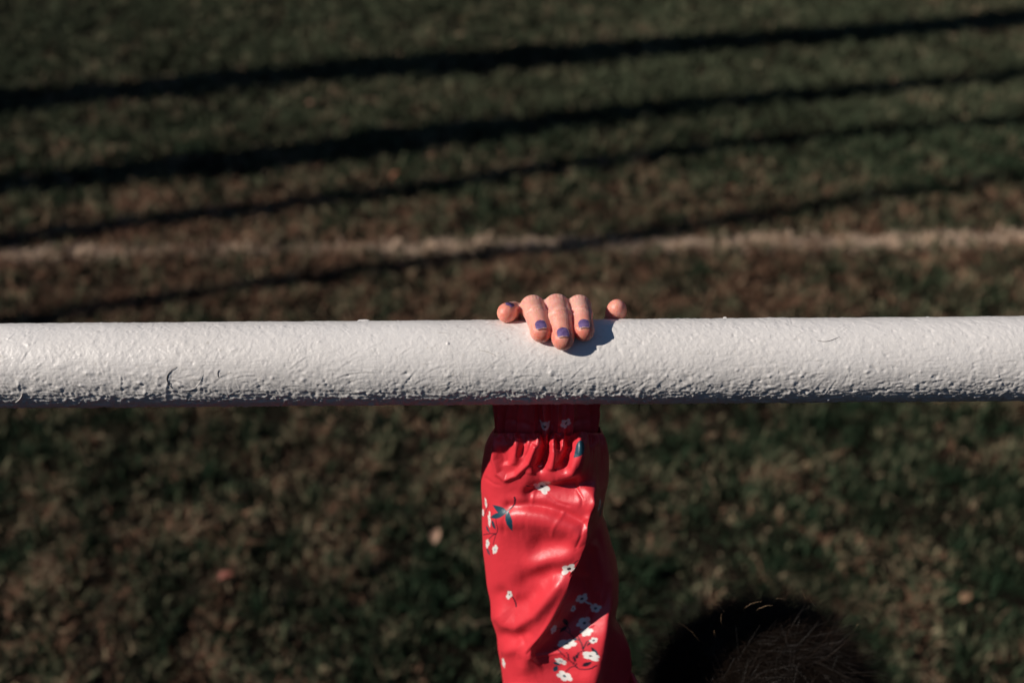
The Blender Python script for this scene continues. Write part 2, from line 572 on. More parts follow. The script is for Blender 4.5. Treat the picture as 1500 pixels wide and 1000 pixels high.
# fallen leaves, each its own curled blade
def leaf_mesh(L, Wd, curl, col, seed):
    gl = np.random.default_rng(seed)
    n, m = 13, 7
    s = np.linspace(0, 1, n)[:, None]; q = np.linspace(-1, 1, m)[None, :]
    half = Wd * 0.5 * (np.sin(PI * s ** 0.8) ** 0.8 + 0.03)
    x = (s - 0.5) * L + 0 * q
    y = half * q * (1 + 0.12 * np.sin(9 * PI * s))
    z = curl * (np.abs(q) ** 1.6) * half + 0.12 * L * np.sin(PI * s * 1.2) + 0.0006 * gl.normal(size=(n, m))
    V = np.stack([x, y, z], -1).reshape(-1, 3)
    top, bot = V, V - np.array([0, 0, 0.0005])
    f = grid_faces(n, m)
    st, fs = tube_np([[L * 0.48, 0, 0.004], [L * 0.62, 0.002, 0.006], [L * 0.78, 0.001, 0.003]], [0.0007, 0.0006, 0.0004], 5)
    VV = np.vstack([top, bot, st])
    c = np.tile(np.array(col), (len(VV), 1)) * (1 + 0.15 * gl.normal(size=(len(VV), 1)))
    me = mesh_np('fallen_leaf', VV, [f, f[:, ::-1] + n * m, fs[0] + 2 * n * m, fs[1] + 2 * n * m], M_leaf, cols=c, link=False)
    return me
leaves = [(640, 797, 0.036, (0.34, 0.21, 0.14), 80, 'pale tan curled leaf lying on the grass left of the red sleeve'),
          (333, 855, 0.030, (0.20, 0.055, 0.035), 10, 'small reddish brown leaf lying on the dark grass at lower left'),
          (1410, 886, 0.030, (0.27, 0.16, 0.09), 40, 'orange tan leaf lying on the grass at lower right, beyond the dark hair'),
          (688, 36, 0.085, (0.26, 0.12, 0.06), 15, 'orange leaf lying in the far green grass near the top edge'),
          (386, 4, 0.11, (0.30, 0.27, 0.24), 0, 'pale grey white leaf at the top edge of the photo'),
          (583, 264, 0.05, (0.36, 0.15, 0.08), 30, 'rust brown leaf beside the thin tree shadow beyond the rail'),
          (452, 161, 0.05, (0.17, 0.09, 0.05), 160, 'brown leaf between the two broad tree shadows')]
for i, (px, py, L, c, a, lab) in enumerate(leaves):
    p = on_ground(px, py)
    o = bpy.data.objects.new('fallen_leaf', leaf_mesh(L, L * 0.55, 0.5, c, i))
    C.objects.link(o)
    o.location = (p[0], p[1], ground_z(p[0], p[1]) + 0.022)
    o.rotation_euler = (random.uniform(-0.4, 0.4), random.uniform(-0.4, 0.4), math.radians(a))
    tag(o, lab, 'leaf', 'fallen leaves on the grass')

# ------------------------------------------------------------------ bare trees left of the pitch (they cast the long bars of shade)
SH = np.array([math.cos(SUN_PHI), math.sin(SUN_PHI)])
def shade_tree(pts, xb, rad, top, label, seed, width_boost=None):
    gl = np.random.default_rng(seed)
    P = np.array([on_ground(*p)[:2] for p in pts])
    A = np.polyfit(P[:, 0], P[:, 1], 1)
    base = np.array([xb, np.polyval(A, xb)])
    T = []
    for p in P:
        h = ((p - base) @ SH) * math.tan(SUN_EL)
        q = p - SH * h / math.tan(SUN_EL)
        T.append([q[0], q[1], h])
    T = np.array(T)
    hs = np.concatenate([[0.0], T[:, 2], np.linspace(T[-1, 2] + 0.6, top, 6)])
    end = T[-1, :2]
    xx = np.concatenate([[T[0, 0] * 0.5 + base[0] * 0.5], T[:, 0], end[0] + np.cumsum(gl.normal(0, 0.05, 6))])
    yy = np.concatenate([[T[0, 1] * 0.5 + base[1] * 0.5], T[:, 1], end[1] + np.cumsum(gl.normal(0, 0.05, 6))])
    zz = np.linspace(0, top, 60)
    cx = np.interp(zz, hs, xx); cy = np.interp(zz, hs, yy)
    ker = np.ones(7) / 7
    cx = np.convolve(np.pad(cx, 3, 'edge'), ker, 'valid'); cy = np.convolve(np.pad(cy, 3, 'edge'), ker, 'valid')
    cx += 0.012 * np.sin(zz * 2.3 + seed) + 0.006 * np.sin(zz * 6.1 + seed)
    cy += 0.012 * np.sin(zz * 1.9 + 2 * seed) + 0.006 * np.sin(zz * 5.3)
    rr = rad * (1 - 0.35 * zz / top) * (1 + 0.8 * np.exp(-zz / 0.25))
    rr = rr * (1 + 0.08 * np.sin(zz * 3.1 + seed)); rr[-8:] *= np.linspace(0.9, 0.3, 8)
    if width_boost:
        for h0, w0, a0 in width_boost:
            rr = rr * (1 + a0 * np.exp(-((zz - h0) / w0) ** 2))
    o = empty('bare_tree', (cx[0], cy[0], 0))
    v, f = tube_np(np.stack([cx, cy, zz - 0.05], -1), rr, 14)
    tr = mesh_np('trunk', v, f, M_bark); adopt(tr, o)
    for i in range(9):
        k = int(np.interp(i, [0, 8], [0.72, 0.97]) * 59)
        a = gl.uniform(0, 2 * PI); L = gl.uniform(0.8, 1.9) * (top / 9)
        s = np.linspace(0, 1, 12)
        d = np.array([math.cos(a), math.sin(a)])
        lp = np.stack([cx[k] + d[0] * L * s * 0.7 + 0.04 * np.sin(7 * s + i), cy[k] + d[1] * L * s * 0.7 + 0.04 * np.cos(6 * s + i),
                       zz[k] + L * (0.5 * s + 0.5 * s * s)], -1)
        v, f = tube_np(lp, rr[k] * 0.5 * (1 - 0.85 * s) + 0.003, 7)
        VV = [v]; FF0 = [f[0]]; FF1 = [f[1]]; off = len(v)
        for j in (4, 6, 8, 10):
            a2 = gl.uniform(0, 2 * PI); s2 = np.linspace(0, 1, 6)
            tp = lp[j] + np.stack([np.cos(a2) * 0.35 * s2, np.sin(a2) * 0.35 * s2, 0.4 * s2], -1) * (top / 9)
            v2, f2 = tube_np(tp, 0.010 * (1 - 0.8 * s2) + 0.001, 5)
            VV.append(v2); FF0.append(f2[0] + off); FF1.append(f2[1] + off); off += len(v2)
        lm = mesh_np('limb', np.vstack(VV), [np.concatenate(FF0), np.concatenate(FF1)], M_bark); adopt(lm, o)
    tag(o, label, 'tree', 'bare trees left of the pitch')

shade_tree([(0, 155), (500, 104), (1000, 68), (1500, 30)], -6.0, 0.165, 11.0,
           'tall bare tree whose broad straight shadow is the farthest from the rail', 1)
shade_tree([(0, 276), (250, 250), (450, 222), (650, 199), (850, 176), (1100, 147), (1500, 112)], -5.2, 0.088, 10.0,
           'bare tree casting the second broad shadow, thickest past the middle', 2, [(3.3, 0.6, 0.75)])
shade_tree([(0, 356), (300, 311), (750, 264), (900, 240), (1080, 215), (1400, 180)], -4.8, 0.062, 9.0,
           'slim bare tree whose thin shadow runs just beyond the chalk line', 3)
shade_tree([(120, 455), (500, 403), (800, 375), (960, 350), (1100, 325), (1300, 290), (1500, 255)], -4.2, 0.042, 8.0,
           'slender bent bare tree whose shadow crosses the chalk line', 4)

# ------------------------------------------------------------------ dark wood added out of view all round to block low sky light
gw = np.random.default_rng(505)
nt_ = 150
WV = []; WF = []; WC = []; off = 0
tv_, tf_ = [], []
for i in range(nt_):
    a = 2 * PI * (i + gw.uniform(-.3, .3)) / nt_; R_ = gw.uniform(30, 40); Ht = gw.uniform(9, 14)
    cx0, cy0 = R_ * math.cos(a), R_ * math.sin(a)
    nl_ = 330
    u_ = gw.normal(size=(nl_, 3)); u_ /= np.linalg.norm(u_, axis=1)[:, None]; u_ *= gw.uniform(.45, 1, (nl_, 1)) ** .5
    c = np.array([cx0, cy0, Ht * .48]) + u_ * np.array([2.1, 2.1, Ht * .52]) + gw.normal(0, .25, (nl_, 3))
    c[:, 2] = np.maximum(c[:, 2], .2)
    e1 = gw.normal(size=(nl_, 3)); e1 /= np.linalg.norm(e1, axis=1)[:, None]
    e2 = np.cross(e1, gw.normal(size=(nl_, 3))); e2 /= np.linalg.norm(e2, axis=1)[:, None]
    sz_ = gw.uniform(.25, .6, (nl_, 1))
    P = np.stack([c - e1 * sz_, c + e2 * sz_ * .6, c + e1 * sz_, c - e2 * sz_ * .6], 1).reshape(-1, 3)
    WV.append(P); WF.append(np.arange(nl_ * 4).reshape(-1, 4) + off); off += nl_ * 4
    WC.append(np.repeat(np.array([[.03, .045, .02]]) * gw.uniform(.5, 1.6, (nl_, 1)) * gw.uniform(.7, 1.3), 4, axis=0))
o = mesh_np('added_woodland', np.vstack(WV), np.concatenate(WF), M_grass, smooth=False, cols=np.vstack(WC))
tag(o, 'added unseen wood screening off low sky light on every side', 'added_woodland', kind='stuff')

# ------------------------------------------------------------------ rail
barrier = empty('barrier_rail', (0, 0, 0))
tag(barrier, 'white painted tubular barrier rail with lumpy brushed paint', 'railing')
K = 288
xa = np.concatenate([np.linspace(-2.6, -0.50, 190, endpoint=False), np.linspace(-0.50, -0.31, 210, endpoint=False),
                     np.linspace(-0.31, 0.31, 1150, endpoint=False), np.linspace(0.31, 0.50, 210, endpoint=False), np.linspace(0.50, 2.6, 190)])
al = np.linspace(0, 2 * PI, K, endpoint=False)          # elevation from -y, up over +z
A, XX = np.meshgrid(al, xa)
cy_, cz_ = -np.cos(A), np.sin(A)
YY, ZZ = cy_ * RAIL_R, cz_ * RAIL_R
mm = 0.001
low = smooth01((0.75 - cz_ * 0.82 + cy_ * (-0.57)) / 1.0)      # grows toward the underside
low = smooth01((np.sin(math.radians(35)) - cz_) / 1.2)
patch = 0.55 + 0.45 * fbm(XX * 14, YY * 14, ZZ * 14, 2, 71)
d = 0.25 * mm * fbm(XX * 40, YY * 40, ZZ * 40, 2, 72)
wx = 0.0016 * noise3(XX * 420, YY * 420, ZZ * 420, 101); wy = 0.0016 * noise3(XX * 420, YY * 420, ZZ * 420, 102); wz = 0.0016 * noise3(XX * 420, YY * 420, ZZ * 420, 103)
x_, y_, z_ = XX + wx, YY + wy, ZZ + wz
# direction of the brush: patches of slanted strokes
sl = 0.7 * noise3(XX * 22, YY * 8, ZZ * 8, 104)
b3 = fbm(x_ * 260 + sl * YY * 300, y_ * 330, z_ * 330, 3, 73)
d += (0.22 + 0.26 * low) * mm * b3 * (0.3 + 1.1 * patch)
b1 = fbm(x_ * 620, y_ * 700, z_ * 700, 2, 75)
d += (0.13 + 0.18 * low) * mm * b1 * (0.3 + patch)
st = fbm(x_ * 130 + sl * ZZ * 500, y_ * 900, z_ * 900, 2, 77)
d += (0.05 + 0.17 * low) * mm * st
gn = np.random.default_rng(808)
def spots(n, amp, rad, alo, ahi):
    """nubs, grit and pits, each with its own place, size and stretch"""
    global d
    px_ = gn.uniform(-0.45, 0.45, n); pa_ = np.radians(gn.uniform(alo, ahi, n))
    rr_ = rad * gn.uniform(0.5, 1.6, n); am_ = amp * gn.uniform(0.3, 1.3, n); sx_ = gn.uniform(0.7, 1.9, n); sk_ = gn.uniform(-0.6, 0.6, n)
    for i in range(n):
        w_ = rr_[i] * 2.6 * sx_[i]
        i0, i1 = np.searchsorted(xa, [px_[i] - w_, px_[i] + w_])
        if i1 - i0 < 2: continue
        dx_ = XX[i0:i1] - px_[i]
        da_ = ((A[i0:i1] - pa_[i] + PI) % (2 * PI) - PI) * RAIL_R
        dx_ = (dx_ + sk_[i] * da_) / sx_[i]
        d[i0:i1] += am_[i] * np.exp(-(dx_ ** 2 + da_ ** 2) / rr_[i] ** 2)
spots(260, 0.35 * mm, 0.60 * mm, -60, 150)
spots(520, -0.36 * mm, 0.50 * mm, -60, 150)
spots(380, 0.45 * mm, 0.75 * mm, -55, 25)
spots(640, -0.40 * mm, 0.7 * mm, -55, 25)
spots(26, 0.75 * mm, 0.8 * mm, -40, 100)
# scars and drag marks of the brush, a few millimetres long
def scars(n, amp, alo, ahi):
    px_ = gn.uniform(-0.45, 0.45, n); pa_ = np.radians(gn.uniform(alo, ahi, n)); L_ = gn.uniform(.0018, .0075, n); an_ = gn.normal(0, 0.5, n) + 0.35
    for i in range(n):
        i0, i1 = np.searchsorted(xa, [px_[i] - L_[i] * 2.2, px_[i] + L_[i] * 2.2])
        if i1 - i0 < 2: continue
        dx_ = XX[i0:i1] - px_[i]; da_ = ((A[i0:i1] - pa_[i] + PI) % (2 * PI) - PI) * RAIL_R
        c_, s_ = math.cos(an_[i]), math.sin(an_[i])
        u_, v_ = dx_ * c_ + da_ * s_, -dx_ * s_ + da_ * c_ + 0.12 * dx_ ** 2 / L_[i]
        g_ = np.exp(-(u_ / L_[i]) ** 4)
        d[i0:i1] += amp * gn.uniform(.4, 1.3) * g_ * (np.exp(-(v_ / .00045) ** 2) - 0.8 * np.exp(-((v_ + .0008) / .0005) ** 2))
scars(240, 0.17 * mm, -50, 140)
scars(240, 0.20 * mm, -55, 25)
# wrinkled, run paint under the overhang
wr = np.abs(fbm(XX * 150 + 1.2 * b3, YY * 420, ZZ * 420, 2, 81))
und = smooth01((0.12 - cz_) / 0.5) * smooth01((0.2 - cy_) / 0.4)
d += 0.55 * mm * und * (0.35 - wr) * 1.5
Rr = RAIL_R - 0.0001 + d
V = np.stack([XX, cy_ * Rr, RAIL_Z + cz_ * Rr], -1).reshape(-1, 3)
f = grid_faces(len(xa), K, True)
o = mesh_np('tube', V, f[:, ::-1], M_paint); o.parent = barrier
for s in (-1, 1):
    cap = np.array([[s * (2.6 + 0.0), 0, RAIL_Z], [s * 2.606, 0, RAIL_Z], [s * 2.610, 0, RAIL_Z]])
    v, f = tube_np(cap, [0.0262, 0.0262, 0.015], 32)
    o = mesh_np('end_cap', v, f, M_post); o.parent = barrier
    v, f = tube_np([[s * 1.55, 0, -0.3], [s * 1.55, 0, 0.3], [s * 1.55, 0, 0.8], [s * 1.55, 0, RAIL_Z - 0.012]], 0.0241, 32)
    o = mesh_np('post', v, f, M_post); o.parent = barrier
    v, f = tube_np([[s * 1.55, 0, RAIL_Z - 0.034], [s * 1.55, 0, RAIL_Z - 0.029], [s * 1.55, 0, RAIL_Z - 0.020]], [0.027, 0.0285, 0.024], 32)
    o = mesh_np('weld', v, f, M_post); o.parent = barrier

def smooth_curve(p, n=24):
    p = np.asarray(p, float); s = np.linspace(0, 1, len(p)); q = np.linspace(0, 1, n)
    return np.stack([np.interp(q, s, p[:, i]) for i in range(p.shape[1])], -1) if len(p) < 3 else \
        np.stack([np.polyval(np.polyfit(s, p[:, i], min(3, len(p) - 1)), q) for i in range(p.shape[1])], -1)
for pts, r_, m_ in [([(258.7, 536.7), (247, 547), (245, 558), (254, 570)], 0.00026, M_bristle_dark),
                    ([(296.7, 544), (294, 557), (287, 567), (277, 571), (266, 570)], 0.00013, M_paint),
                    ([(321, 541), (319, 547), (320.5, 553)], 0.00020, M_bristle_dark),
                    ([(32.5, 575), (30, 583), (21.5, 590)], 0.00030, M_paint),
                    ([(1196, 498), (1208, 500), (1218, 498), (1230, 493)], 0.00013, M_bristle_dark),
                    ([(700, 512), (716, 516), (726, 521)], 0.00014, M_bristle),
                    ([(640, 487), (650, 487.5), (662, 490)], 0.00012, M_bristle)]:
    q = smooth_curve(pts)
    P = np.array([on_rail(a, b_, RAIL_R + 0.00012) for a, b_ in q])
    v, f = tube_np(P, r_ * np.sin(np.linspace(0.35, PI - 0.35, len(P))), 8)
    o = mesh_np('bristle', v, f, m_); o.parent = barrier
# a flake of paint standing up on the top edge
for px, w in ((533, 0.0036), (1062, 0.0012)):
    a0 = math.radians(124)
    x0 = (px - 750) / FP * 0.57
    gl = np.random.default_rng(px)
    n, m_ = 12, 6
    s = np.linspace(-1, 1, n)[:, None]; q = np.linspace(-1, 1, m_)[None]
    rr = RAIL_R + 0.0009 * np.sqrt(np.clip(1 - s ** 2, 0, 1)) * np.sqrt(np.clip(1 - q ** 2, 0, 1)) + 0.00008 * gl.normal(size=(n, m_)) - 0.0001
    aa = a0 + q * 0.05
    V = np.stack([x0 + s * w + 0 * q, -rr * np.cos(aa), RAIL_Z + rr * np.sin(aa)], -1).reshape(-1, 3)
    o = mesh_np('paint_flake', V, grid_faces(n, m_), M_paint); o.parent = barrier

# ------------------------------------------------------------------ the child
person = empty('person', (0.17, 0.10, 0.0))
tag(person, 'small child in red rain jacket with white flowers, right hand gripping the white rail', 'person')

def pol(x, a, rho):
    a = math.radians(a)
    return np.array([x, -rho * math.cos(a), RAIL_Z + rho * math.sin(a)])

# fingers: joints as (x, angle round the rail, distance from its axis)
fingers = {
    'pinky':  dict(j=[(0.0080, 176, .0360), (0.0045, 152, .0320), (0.0008, 131, .0295), (-0.0024, 108, .0293)], r=[.0066, .0058, .0055, .0054]),
    'ring':   dict(j=[(0.0135, 167, .0360), (0.0120, 118.5, .0307), (0.0137, 93, .0303), (0.0157, 72, .0293)], r=[.0075, .0071, .0063, .0058]),
    'middle': dict(j=[(0.0240, 165, .0360), (0.0256, 117.5, .0311), (0.0266, 87, .0305), (0.0277, 62.5, .0296)], r=[.0077, .0073, .0067, .0061]),
    'index':  dict(j=[(0.0345, 167, .0360), (0.0384, 119, .0310), (0.0389, 94, .0301), (0.0394, 73, .0292)], r=[.0075, .0067, .0061, .0057]),
}
wr_c = np.array([0.0215, 0.0290, RAIL_Z - 0.044])
H = Field((-0.016, -0.042, RAIL_Z - 0.112), (0.076, 0.058, RAIL_Z + 0.046), 0.00042)
# palm slab, wrist and forearm
for nme, k_ in (('pinky', .004), ('ring', .004), ('middle', .004), ('index', .004)):
    j = [pol(*q) for q in fingers[nme]['j']]
    w = wr_c + np.array([(j[0][0] - wr_c[0]) * 0.62, 0, 0])
    H.cone(j[0], w, .0078, .0105, 0.006)
H.cone(wr_c + [-.006, 0, 0], wr_c + [-.006, -.004, -.046], .0125, .015, 0.008)
H.cone(wr_c + [.007, 0, 0], wr_c + [.007, -.004, -.046], .0125, .015, 0.008)
H.cone((0.014, .033, RAIL_Z - .008), (0.030, .033, RAIL_Z - .008), .0105, .0105, .006)
# thumb
tj = [np.array([0.036, .030, RAIL_Z - .036]), np.array([.0545, .0370, RAIL_Z - .018]), np.array([.0598, .0318, RAIL_Z + .0030]), pol(0.0605, 132, .0298)]
H.cone(tj[0], tj[1], .0105, .0082, .006)
H.cone(tj[1], tj[2], .0080, .0062, .003)
H.cone(tj[2], tj[3], .0062, .0053, .0015)
nails = []
gk = np.random.default_rng(9)
def frame(a, b, up):
    l = (b - a) / np.linalg.norm(b - a)
    n = up - l * (up @ l); n /= np.linalg.norm(n)
    s = np.cross(l, n)
    return l, s, n
for nme, fd in fingers.items():
    j = [pol(*q) for q in fd['j']]; r = fd['r']
    H.cone(j[0], j[1], r[0], r[1], .0028)
    H.cone(j[1], j[2], r[1] * 0.99, r[2], .0010)
    mid = (j[1] + j[2]) / 2
    H.cone(j[2], j[3], r[2], r[3], .0010)
    # squarer knuckle over the middle joint
    out1 = (j[1] - np.array([j[1][0], 0, RAIL_Z])); out1 /= np.linalg.norm(out1)
    H.ell(j[1] + out1 * 0.0008, (r[1] * 0.92, r[1] * 0.86, r[1] * 0.86), .002)
    ax = j[3] - np.array([j[3][0], 0, RAIL_Z]); ax /= np.linalg.norm(ax)
    up = ax
    if nme == 'pinky':
        up = np.array([0.12, -0.30, 0.9])
    l, s, n = frame(j[2], j[3], up)
    # soft pad past the nail
    H.ell(j[3] + l * 0.0016 - n * 0.0004, (r[3] * 0.98,) * 3, .0015)
    nails.append((j[3].copy(), l, s, n, r[3], nme))
    # creases over the last joint
    for dd, amp in ((0.0, .00065), (-.0016, .0004), (.0015, .00045)):
        c = j[2] + l * dd + n * (r[2] + .00035)
        for tt in np.linspace(-1, 1, 9):
            cc_ = j[2] + l * (dd + 0.0004 * math.sin(3 * tt + dd * 900)) + (n * math.cos(tt * 0.9) + s * math.sin(tt * 0.9)) * (r[2] + 0.00015)
            H.ell(cc_, (amp,) * 3, .0008, sub=True)
    l1, s1, n1_ = frame(j[1], j[2], out1)
    for dd in (-0.001, 0.0012, 0.0032, 0.0052):
        for tt in np.linspace(-0.8, 0.8, 7):
            cc_ = j[1] + l1 * dd + (n1_ * math.cos(tt) + s1 * math.sin(tt)) * (r[1] + 0.0003)
            H.ell(cc_ + l1 * gk.uniform(-.0003, .0003), (gk.uniform(.0003, .00055),) * 3, .0007, sub=True)
l, s, n = frame(tj[2], tj[3], np.array([0.1, 0.85, -0.45]))
H.ell(tj[3] + l * 0.0014, (.0049, .0052, .0054), .0020)
H.ell(tj[3] - l * 0.0030 - n * 0.0006, (.0056, .0056, .0056), .0025)
nails.append((tj[3] - l * .0042, l, s, n, .0053, 'thumb'))
# nail beds
def nail_pts(c, l, s, n, r, a0, a1, l0, l1, off, na=23, nl=19, rnd=True):
    P = []
    for i, t_ in enumerate(np.linspace(l0, l1, nl)):
        q = (t_ - l0) / (l1 - l0)
        wsc = 1.0
        if rnd:
            wsc = math.sqrt(max(0.0, 1 - (1 - min(q / 0.42, 1)) ** 2)) * 0.9 + 0.1
            if q > 0.86: wsc *= math.sqrt(max(0, 1 - ((q - 0.86) / 0.2) ** 2))
        for a in np.linspace(a0, a1, na):
            a_ = a * wsc
            rr = r if t_ < 0.0016 else math.sqrt(max(1e-8, r * r - (0.8 * (t_ - 0.0016)) ** 2))
            P.append(c + l * t_ + (n * math.cos(a_) + s * math.sin(a_)) * (rr + off))
    return np.array(P)
for (c, l, s, n, r, nme) in nails:
    wd = 0.56 if nme != 'pinky' else 0.46
    P = nail_pts(c, l, s, n, r, -wd * 1.05, wd * 1.05, -.0012, .0046, 0.00045, 9, 8)
    for p in P:
        H.ell(p, (.00075,) * 3, .0006, sub=True)
# pressed against the rail: the tube cuts the pads flat
s_ = H.box((-1, -0.03, RAIL_Z - .03), (1, .03, RAIL_Z + .03))
x, y, z = H.xyz(s_)
H.merge(s_, np.sqrt(y * y + (z - RAIL_Z) ** 2) - (RAIL_R + 0.00012) + 0 * x, .0005, sub=True)
hv, hq = H.nets(2)

# head with a face, looking toward -y
hc = np.array([0.184, -0.020, 0.773])
Hd = Field(hc - [0.10, 0.115, 0.20], hc + [0.10, 0.115, 0.115], 0.0018)
Hd.ell(hc + [0, .010, .012], (.068, .080, .068), .01)
Hd.ell(hc + [0, -.030, -.030], (.052, .045, .052), .03)
Hd.ell(hc + [0, -.045, -.064], (.022, .020, .018), .025)
for sx in (-1, 1):
    Hd.ell(hc + [sx * .028, -.052, -.042], (.020, .018, .020), .016)      # cheeks
    Hd.ell(hc + [sx * .024, -.079, -.004], (.014, .008, .010), .010, sub=True)
    Hd.ell(hc + [sx * .024, -.066, -.006], (.0125, .0115, .0105), .003)   # lids
    Hd.cone(hc + [sx * .014, -.074, .010], hc + [sx * .036, -.066, .011], .0035, .003, .008)
    Hd.ell(hc + [sx * .069, .010, -.012], (.006, .014, .019), .004)       # ears
    Hd.ell(hc + [sx * .074, .007, -.010], (.004, .008, .012), .003, sub=True)
    Hd.ell(hc + [sx * .0055, -.086, -.029], (.0045, .005, .004), .003)
Hd.cone(hc + [0, -.073, .000], hc + [0, -.086, -.024], .004, .0062, .008)
Hd.ell(hc + [0, -.075, -.043], (.014, .007, .0038), .003)
Hd.ell(hc + [0, -.073, -.050], (.012, .007, .0042), .003)
Hd.cone(hc + [-.014, -.080, -.0465], hc + [.014, -.080, -.0465], .0012, .0012, .001, sub=True)
Hd.cone(hc + [0, .012, -.045], hc + [-.005, .030, -.150], .030, .033, .012)
dv, dq = Hd.nets(1)

# trunk and limbs under the clothes
B = Field((0.0, -0.14, -0.01), (0.36, 0.22, 1.09), 0.004)
sh_r = np.array([0.083, -0.022, 0.720]); sh_l = np.array([0.268, 0.012, 0.640])
B.cone((.175, .070, .42), (.178, .020, .62), .075, .070, .02)
B.cone((.135, .012, .635), (.225, .012, .635), .045, .045, .02)
B.cone((.182, .010, .63), (.182, -.012, .715), .030, .030, .012)
B.chain([sh_r + [0, .012, 0], (.046, -.002, .87), (.030, .012, .96), (.0215, .024, 1.01), (.0215, .026, 1.035)], [.026, .0175, .0145, .0135, .0135], .006)
B.cone((.12, .0, .66), sh_r, .035, .028, .015)
B.chain([sh_l, (.300, .032, .545), (.305, -.005, .462)], [.028, .023, .016], .01)
for sx in (-1, 1):
    B.chain([(.175 + sx * .038, .075, .39), (.175 + sx * .045, .075, .22), (.175 + sx * .048, .10, .06)], [.050, .036, .026], .012)
    B.cone((.175 + sx * .048, .10, .035), (.175 + sx * .055, .03, .025), .024, .018, .01)
bv, bq = B.nets(1)
# left hand hanging, fingers slightly curled
lw = np.array([.305, -.005, .462])
L_ = Field(lw - [.035, .045, .085], lw + [.035, .035, .048], 0.0009)
L_.cone(lw + [0, 0, .02], lw + [0, -.002, -.012], .0155, .0135, .005)
for i in range(4):
    yy = -.015 + i * .0100
    a = lw + [0, yy * 0.6, -.010]; b_ = lw + [0.000, yy, -.036]
    L_.cone(a, b_, .0085, .0075, .005)
    ln = [.9, 1.0, .95, .78][i]
    p1 = b_ + np.array([-.004, 0, -.017 * ln]); p2 = p1 + np.array([-.007, 0, -.011 * ln]); p3 = p2 + np.array([-.008, 0, -.006 * ln])
    L_.cone(b_, p1, .0062, .0056, .002); L_.cone(p1, p2, .0056, .0052, .001); L_.cone(p2, p3, .0052, .0046, .001)
L_.cone(lw + [-.003, -.010, -.010], lw + [-.009, -.024, -.026], .008, .0065, .004)
L_.cone(lw + [-.009, -.024, -.026], lw + [-.012, -.028, -.043], .0062, .005, .001)
lv, lq = L_.nets(1)

def union_all(parts):
    base = None
    for i, (v, q) in enumerate(parts):
        o = mesh_np('body' if i == 0 else 'piece', v, q)
        if i == 0:
            base = o; continue
        md = base.modifiers.new('u', 'BOOLEAN'); md.operation = 'UNION'; md.object = o
        try:
            md.solver = 'MANIFOLD'
        except Exception:
            md.solver = 'EXACT'
        dg = bpy.context.evaluated_depsgraph_get()
        me = bpy.data.meshes.new_from_object(base.evaluated_get(dg))
        print('union', i, len(v), len(base.data.vertices), '->', len(me.vertices))
        base.modifiers.clear()
        if len(me.vertices) < 1.0 * len(base.data.vertices):
            # solver gave up: join
            n0 = len(base.data.vertices)
            c0 = np.empty(n0 * 3, np.float32); base.data.vertices.foreach_get('co', c0)
            tri = [tuple(p.vertices) for p in base.data.polygons] + [tuple(int(w) + n0 for w in p) for p in q]
            me = bpy.data.meshes.new('body'); me.from_pydata(np.vstack([c0.reshape(-1, 3), v]).tolist(), [], tri)
        base.data = me
        bpy.data.objects.remove(o)
    me = base.data
    me.polygons.foreach_set('use_smooth', np.ones(len(me.polygons), dtype=bool))
    me.materials.clear(); me.materials.append(M_skin)
    return base
body = union_all([(bv, bq), (dv, dq), (lv, lq), (hv, hq)])
adopt(body, person)
# the child's own colouring: ruddy finger tips, paler and drier knuckles
nv = len(body.data.vertices); bc_ = np.empty(nv * 3, np.float32); body.data.vertices.foreach_get('co', bc_); bc_ = bc_.reshape(-1, 3)
tn = np.ones((nv, 4), np.float32)
for (c, l, s, n, r, nme) in nails:
    w_ = np.exp(-(np.linalg.norm(bc_ - (c + l * .002), axis=1) / .0085) ** 4)[:, None]
    tn[:, :3] *= 1 - w_ * np.array([[0.0, 0.25, 0.30]])
for nme, fd in fingers.items():
    for q_, am_ in ((1, 1.0), (2, .5)):
        w_ = np.exp(-(np.linalg.norm(bc_ - (pol(*fd['j'][q_]) * 1.0), axis=1) / .0085) ** 4)[:, None] * am_
        tn[:, :3] *= 1 + w_ * np.array([[0.02, 0.14, 0.20]])
tn[:, :3] *= 1 + 0.10 * fbm(bc_[:, 0] * 220, bc_[:, 1] * 220, bc_[:, 2] * 220, 2, 66)[:, None] * np.array([[.3, 1, 1]])
body.data.color_attributes.new('tint', 'FLOAT_COLOR', 'POINT').data.foreach_set('color', tn.ravel())

# finger nails: short, purple, a little worn
for (c, l, s, n, r, nme) in nails:
    wd = 0.56 if nme != 'pinky' else 0.46
    na, nl_ = 23, 19
    top = nail_pts(c, l, s, n, r, -wd, wd, -.0016, .0045, 0.00028, na, nl_)
    bot = nail_pts(c, l, s, n, r, -wd, wd, -.0016, .0045, -0.0004, na, nl_)
    f = grid_faces(nl_, na)
    N = na * nl_
    rim = list(range(na)) + [k * na + na - 1 for k in range(1, nl_)] + [N - 1 - k for k in range(1, na)] + [k * na for k in range(nl_ - 2, 0, -1)]
    rim = np.array(rim); rim2 = np.roll(rim, -1)
    side = np.stack([rim2, rim, rim + N, rim2 + N], -1)
    gnl = np.random.default_rng(int(abs(c[0]) * 1e5))
    ii, jj = np.meshgrid(np.arange(nl_), np.arange(na), indexing='ij')
    bare = ((ii >= nl_ - 1 - (noise3(jj * 0.5, ii * 0.0, c[0] * 300) > 0.05)) | (jj <= 0 + (noise3(ii * 0.6, ii * 0.0 + 5, c[0] * 300) > 0.2))).astype(float)
    if nme in ('pinky', 'thumb'): bare = bare * 0
    tc_ = np.repeat(bare.ravel()[:, None], 3, 1)
    o = mesh_np('fingernail', np.vstack([top, bot]), [f, f[:, ::-1] + N, side], M_nail, cols=np.vstack([tc_, tc_]))
    o.data.validate()
    adopt(o, body)
